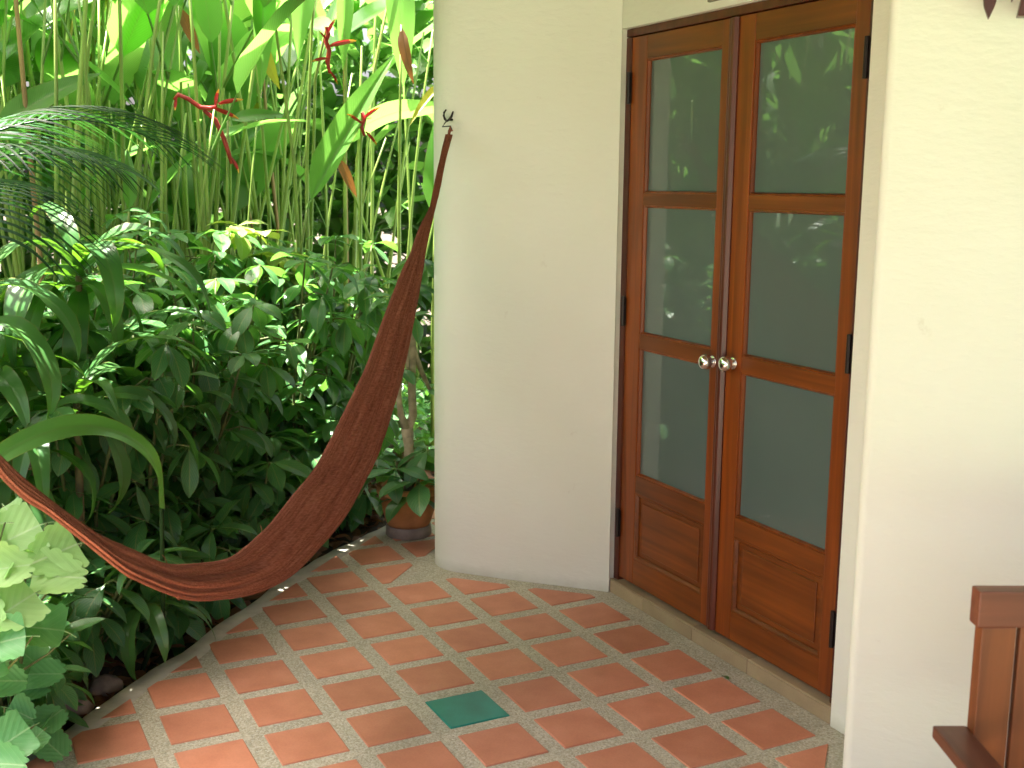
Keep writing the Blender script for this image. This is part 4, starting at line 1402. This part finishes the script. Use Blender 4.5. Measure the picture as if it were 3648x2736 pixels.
pp_ = empty("potted_plant", (pot_c.x, pot_c.y, .18), 0, "gnarled pale stemmed plant growing in the terracotta pot", "plant")
v, f = join_data([
    tube_data([(0, 0, -.03), (-.005, -.01, .10), (.005, .0, .24), (.0, .01, .33)], [.030, .026, .024, .030], 10),
    tube_data([(0, .01, .32), (-.035, .0, .40), (-.05, -.01, .50), (-.03, .0, .62)], [.024, .015, .013, .012], 8),
    tube_data([(0, .01, .32), (.03, .01, .39), (.028, .02, .52), (.035, .03, .68), (.025, .02, .80), (.01, .02, .98)], [.026, .020, .019, .022, .020, .012], 9),
    tube_data([(.03, .02, .72), (.08, .04, .60), (.13, .05, .50)], [.016, .013, .010], 7),
    tube_data([(.015, .02, .84), (.0, 0, .72), (-.005, -.01, .60)], [.012, .010, .006], 6)])
link_mesh("trunk", pydata("trunk", v, f), pp_, M['bark_pale'])
rp = random.Random(77)
for hub, n, s in [((-.03, 0, .62), 6, .15), ((.01, .02, 1.0), 8, .16), ((.13, .05, .5), 5, .14), ((.005, -.13, .10), 8, .24), ((.07, -.08, .24), 7, .22), ((-.09, -.06, .16), 7, .21), ((-.02, -.12, .05), 6, .20), ((.02, -.04, .86), 5, .15), ((-.06, .02, .95), 6, .16), ((.09, .02, 1.12), 7, .17)]:
    a0 = rp.uniform(0, 6)
    for k in range(n):
        az = a0 + k * 6.283 / n
        el = rp.uniform(-.6, .35)
        d = Vector((math.cos(az) * math.cos(el), math.sin(az) * math.cos(el), math.sin(el)))
        add_leaf("leaf", rp.choice(SHRUB_ME), pp_, hub, d, s * rp.uniform(.8, 1.1), roll=rp.uniform(-.3, .3))
v, f = join_data([tube_data([(.0, .0, .02), (0.005, -.08, .06), (.005, -.13, .12)], [.009, .007, .004], 6), tube_data([(.005, -.02, .05), (.05, -.06, .16), (.07, -.08, .26)], [.009, .006, .004], 6), tube_data([(0, -.02, .05), (-.06, -.04, .13), (-.09, -.06, .20)], [.009, .006, .004], 6), tube_data([(.01, .02, .95), (.06, .02, 1.05), (.09, .02, 1.12)], [.009, .006, .004], 6), tube_data([(.0, .02, .85), (-.04, .02, .9), (-.06, .02, .95)], [.009, .006, .004], 6)])
link_mesh("twig", pydata("twig", v, f), pp_, M['twig'])

# ---- stones, scraps and litter
def stone(loc, s, label, seed):
    bm = bmesh.new()
    bmesh.ops.create_icosphere(bm, subdivisions=3, radius=1)
    for v in bm.verts:
        n_ = noise.noise(v.co * 1.3 + Vector((seed, 0, 0))) * .35 + noise.noise(v.co * 3.1 + Vector((seed, 5, 0))) * .12
        v.co = Vector((v.co.x * 1.25, v.co.y, v.co.z * .7)) * (1 + n_) * s
    o = link_mesh("stone", to_mesh("stone", bm, True), None, M['stone'])
    o.location = loc
    tag(o, label, "stone", "stones in the bed")
    return o
stone((-1.14, .60, -.01), .07, "rough brown stone against the kerb near the pale scalloped plant", 3)
stone((-1.00, .74, -.03), .045, "smaller brown stone just behind the rough one at the kerb", 8)

sc_o = link_mesh("fallen_leaf", SHRUB_ME[2], None)
sc_o.matrix_world = orient(Vector((0.876, -0.196, .008)), (.3, 1, .15), Vector((0, 0, 1)), .05, .3)
tag(sc_o, "small green leaf scrap fallen on the joint beside the door step", "leaf")

def cards(name, n, place, size, mat, kind, shape=(1, .42), tilt=.5, seed=1, fold=.2):
    r = random.Random(seed)
    v, f, uv = [], [], []
    for k in range(n):
        p, hint = place(r)
        az = r.uniform(0, 6.28); el = r.uniform(-tilt, tilt)
        d = Vector((math.cos(az) * math.cos(el), math.sin(az) * math.cos(el), math.sin(el)))
        if hint is not None: d = (d + hint).normalized()
        s = r.uniform(*size)
        m = orient(p, d, Vector((r.uniform(-.4, .4), r.uniform(-.4, .4), 1)), s, r.uniform(-.5, .5))
        b0 = len(v)
        for x, y, z in [(0, 0, 0), (.3, -shape[1] * .5, fold * .3), (.3, 0, 0), (.3, shape[1] * .5, fold * .3), (.72, -shape[1] * .42, fold * .1), (.72, 0, -.05), (.72, shape[1] * .42, fold * .1), (1, 0, -.16)]:
            v.append(m @ Vector((x, y, z))); uv.append((x, .5 + y / shape[1]))
        f += [tuple(b0 + i for i in q) for q in [(0, 1, 2), (0, 2, 3), (1, 4, 5, 2), (2, 5, 6, 3), (4, 7, 5), (5, 7, 6)]]
    o = link_mesh(name, pydata(name, v, f, True, uv), None, mat)
    return tag(o, kind=kind)

def litter_place(r):
    x = r.uniform(-2.2, 1.6); y = x + 1.62 + abs(r.gauss(0, .9))
    return Vector((x, y, -.05 + r.uniform(0, .03))), None
cards("leaf_litter", 1500, litter_place, (.05, .13), M['heli_brown'], 'stuff', tilt=.25, seed=4)

# ---- low ground cover between the shrubs and the thicket that closes the view behind the heliconias
def cover_place(r):
    x = r.uniform(-2.6, 1.7); y = x + 1.80 + abs(r.gauss(0, 1.5))
    return Vector((x, y, r.uniform(.0, .30))), Vector((0, 0, .4))
cards("ground_cover", 3600, cover_place, (.08, .17), M['shrub'], 'stuff', tilt=.7, seed=5)

def thicket_place(r):
    x = r.uniform(-6.5, 4.0)
    y = 5.9 + r.uniform(0, 1.4) - .22 * abs(x) + .3 * math.sin(x * 1.7)
    return Vector((x, y, r.uniform(-.05, 3.3) ** 1.0)), Vector((0, -.2, -.2))
cards("thicket", 13000, thicket_place, (.16, .42), M['heli'], 'stuff', tilt=.9, seed=6)
def thicket2(r):
    y = r.uniform(-1.5, 6.0)
    x = -5.6 - r.uniform(0, 1.3) + .25 * math.sin(y * 2)
    return Vector((x, y, r.uniform(-.05, 1.7))), Vector((.2, 0, -.2))
cards("thicket", 5000, thicket2, (.16, .42), M['heli'], 'stuff', tilt=.9, seed=7)
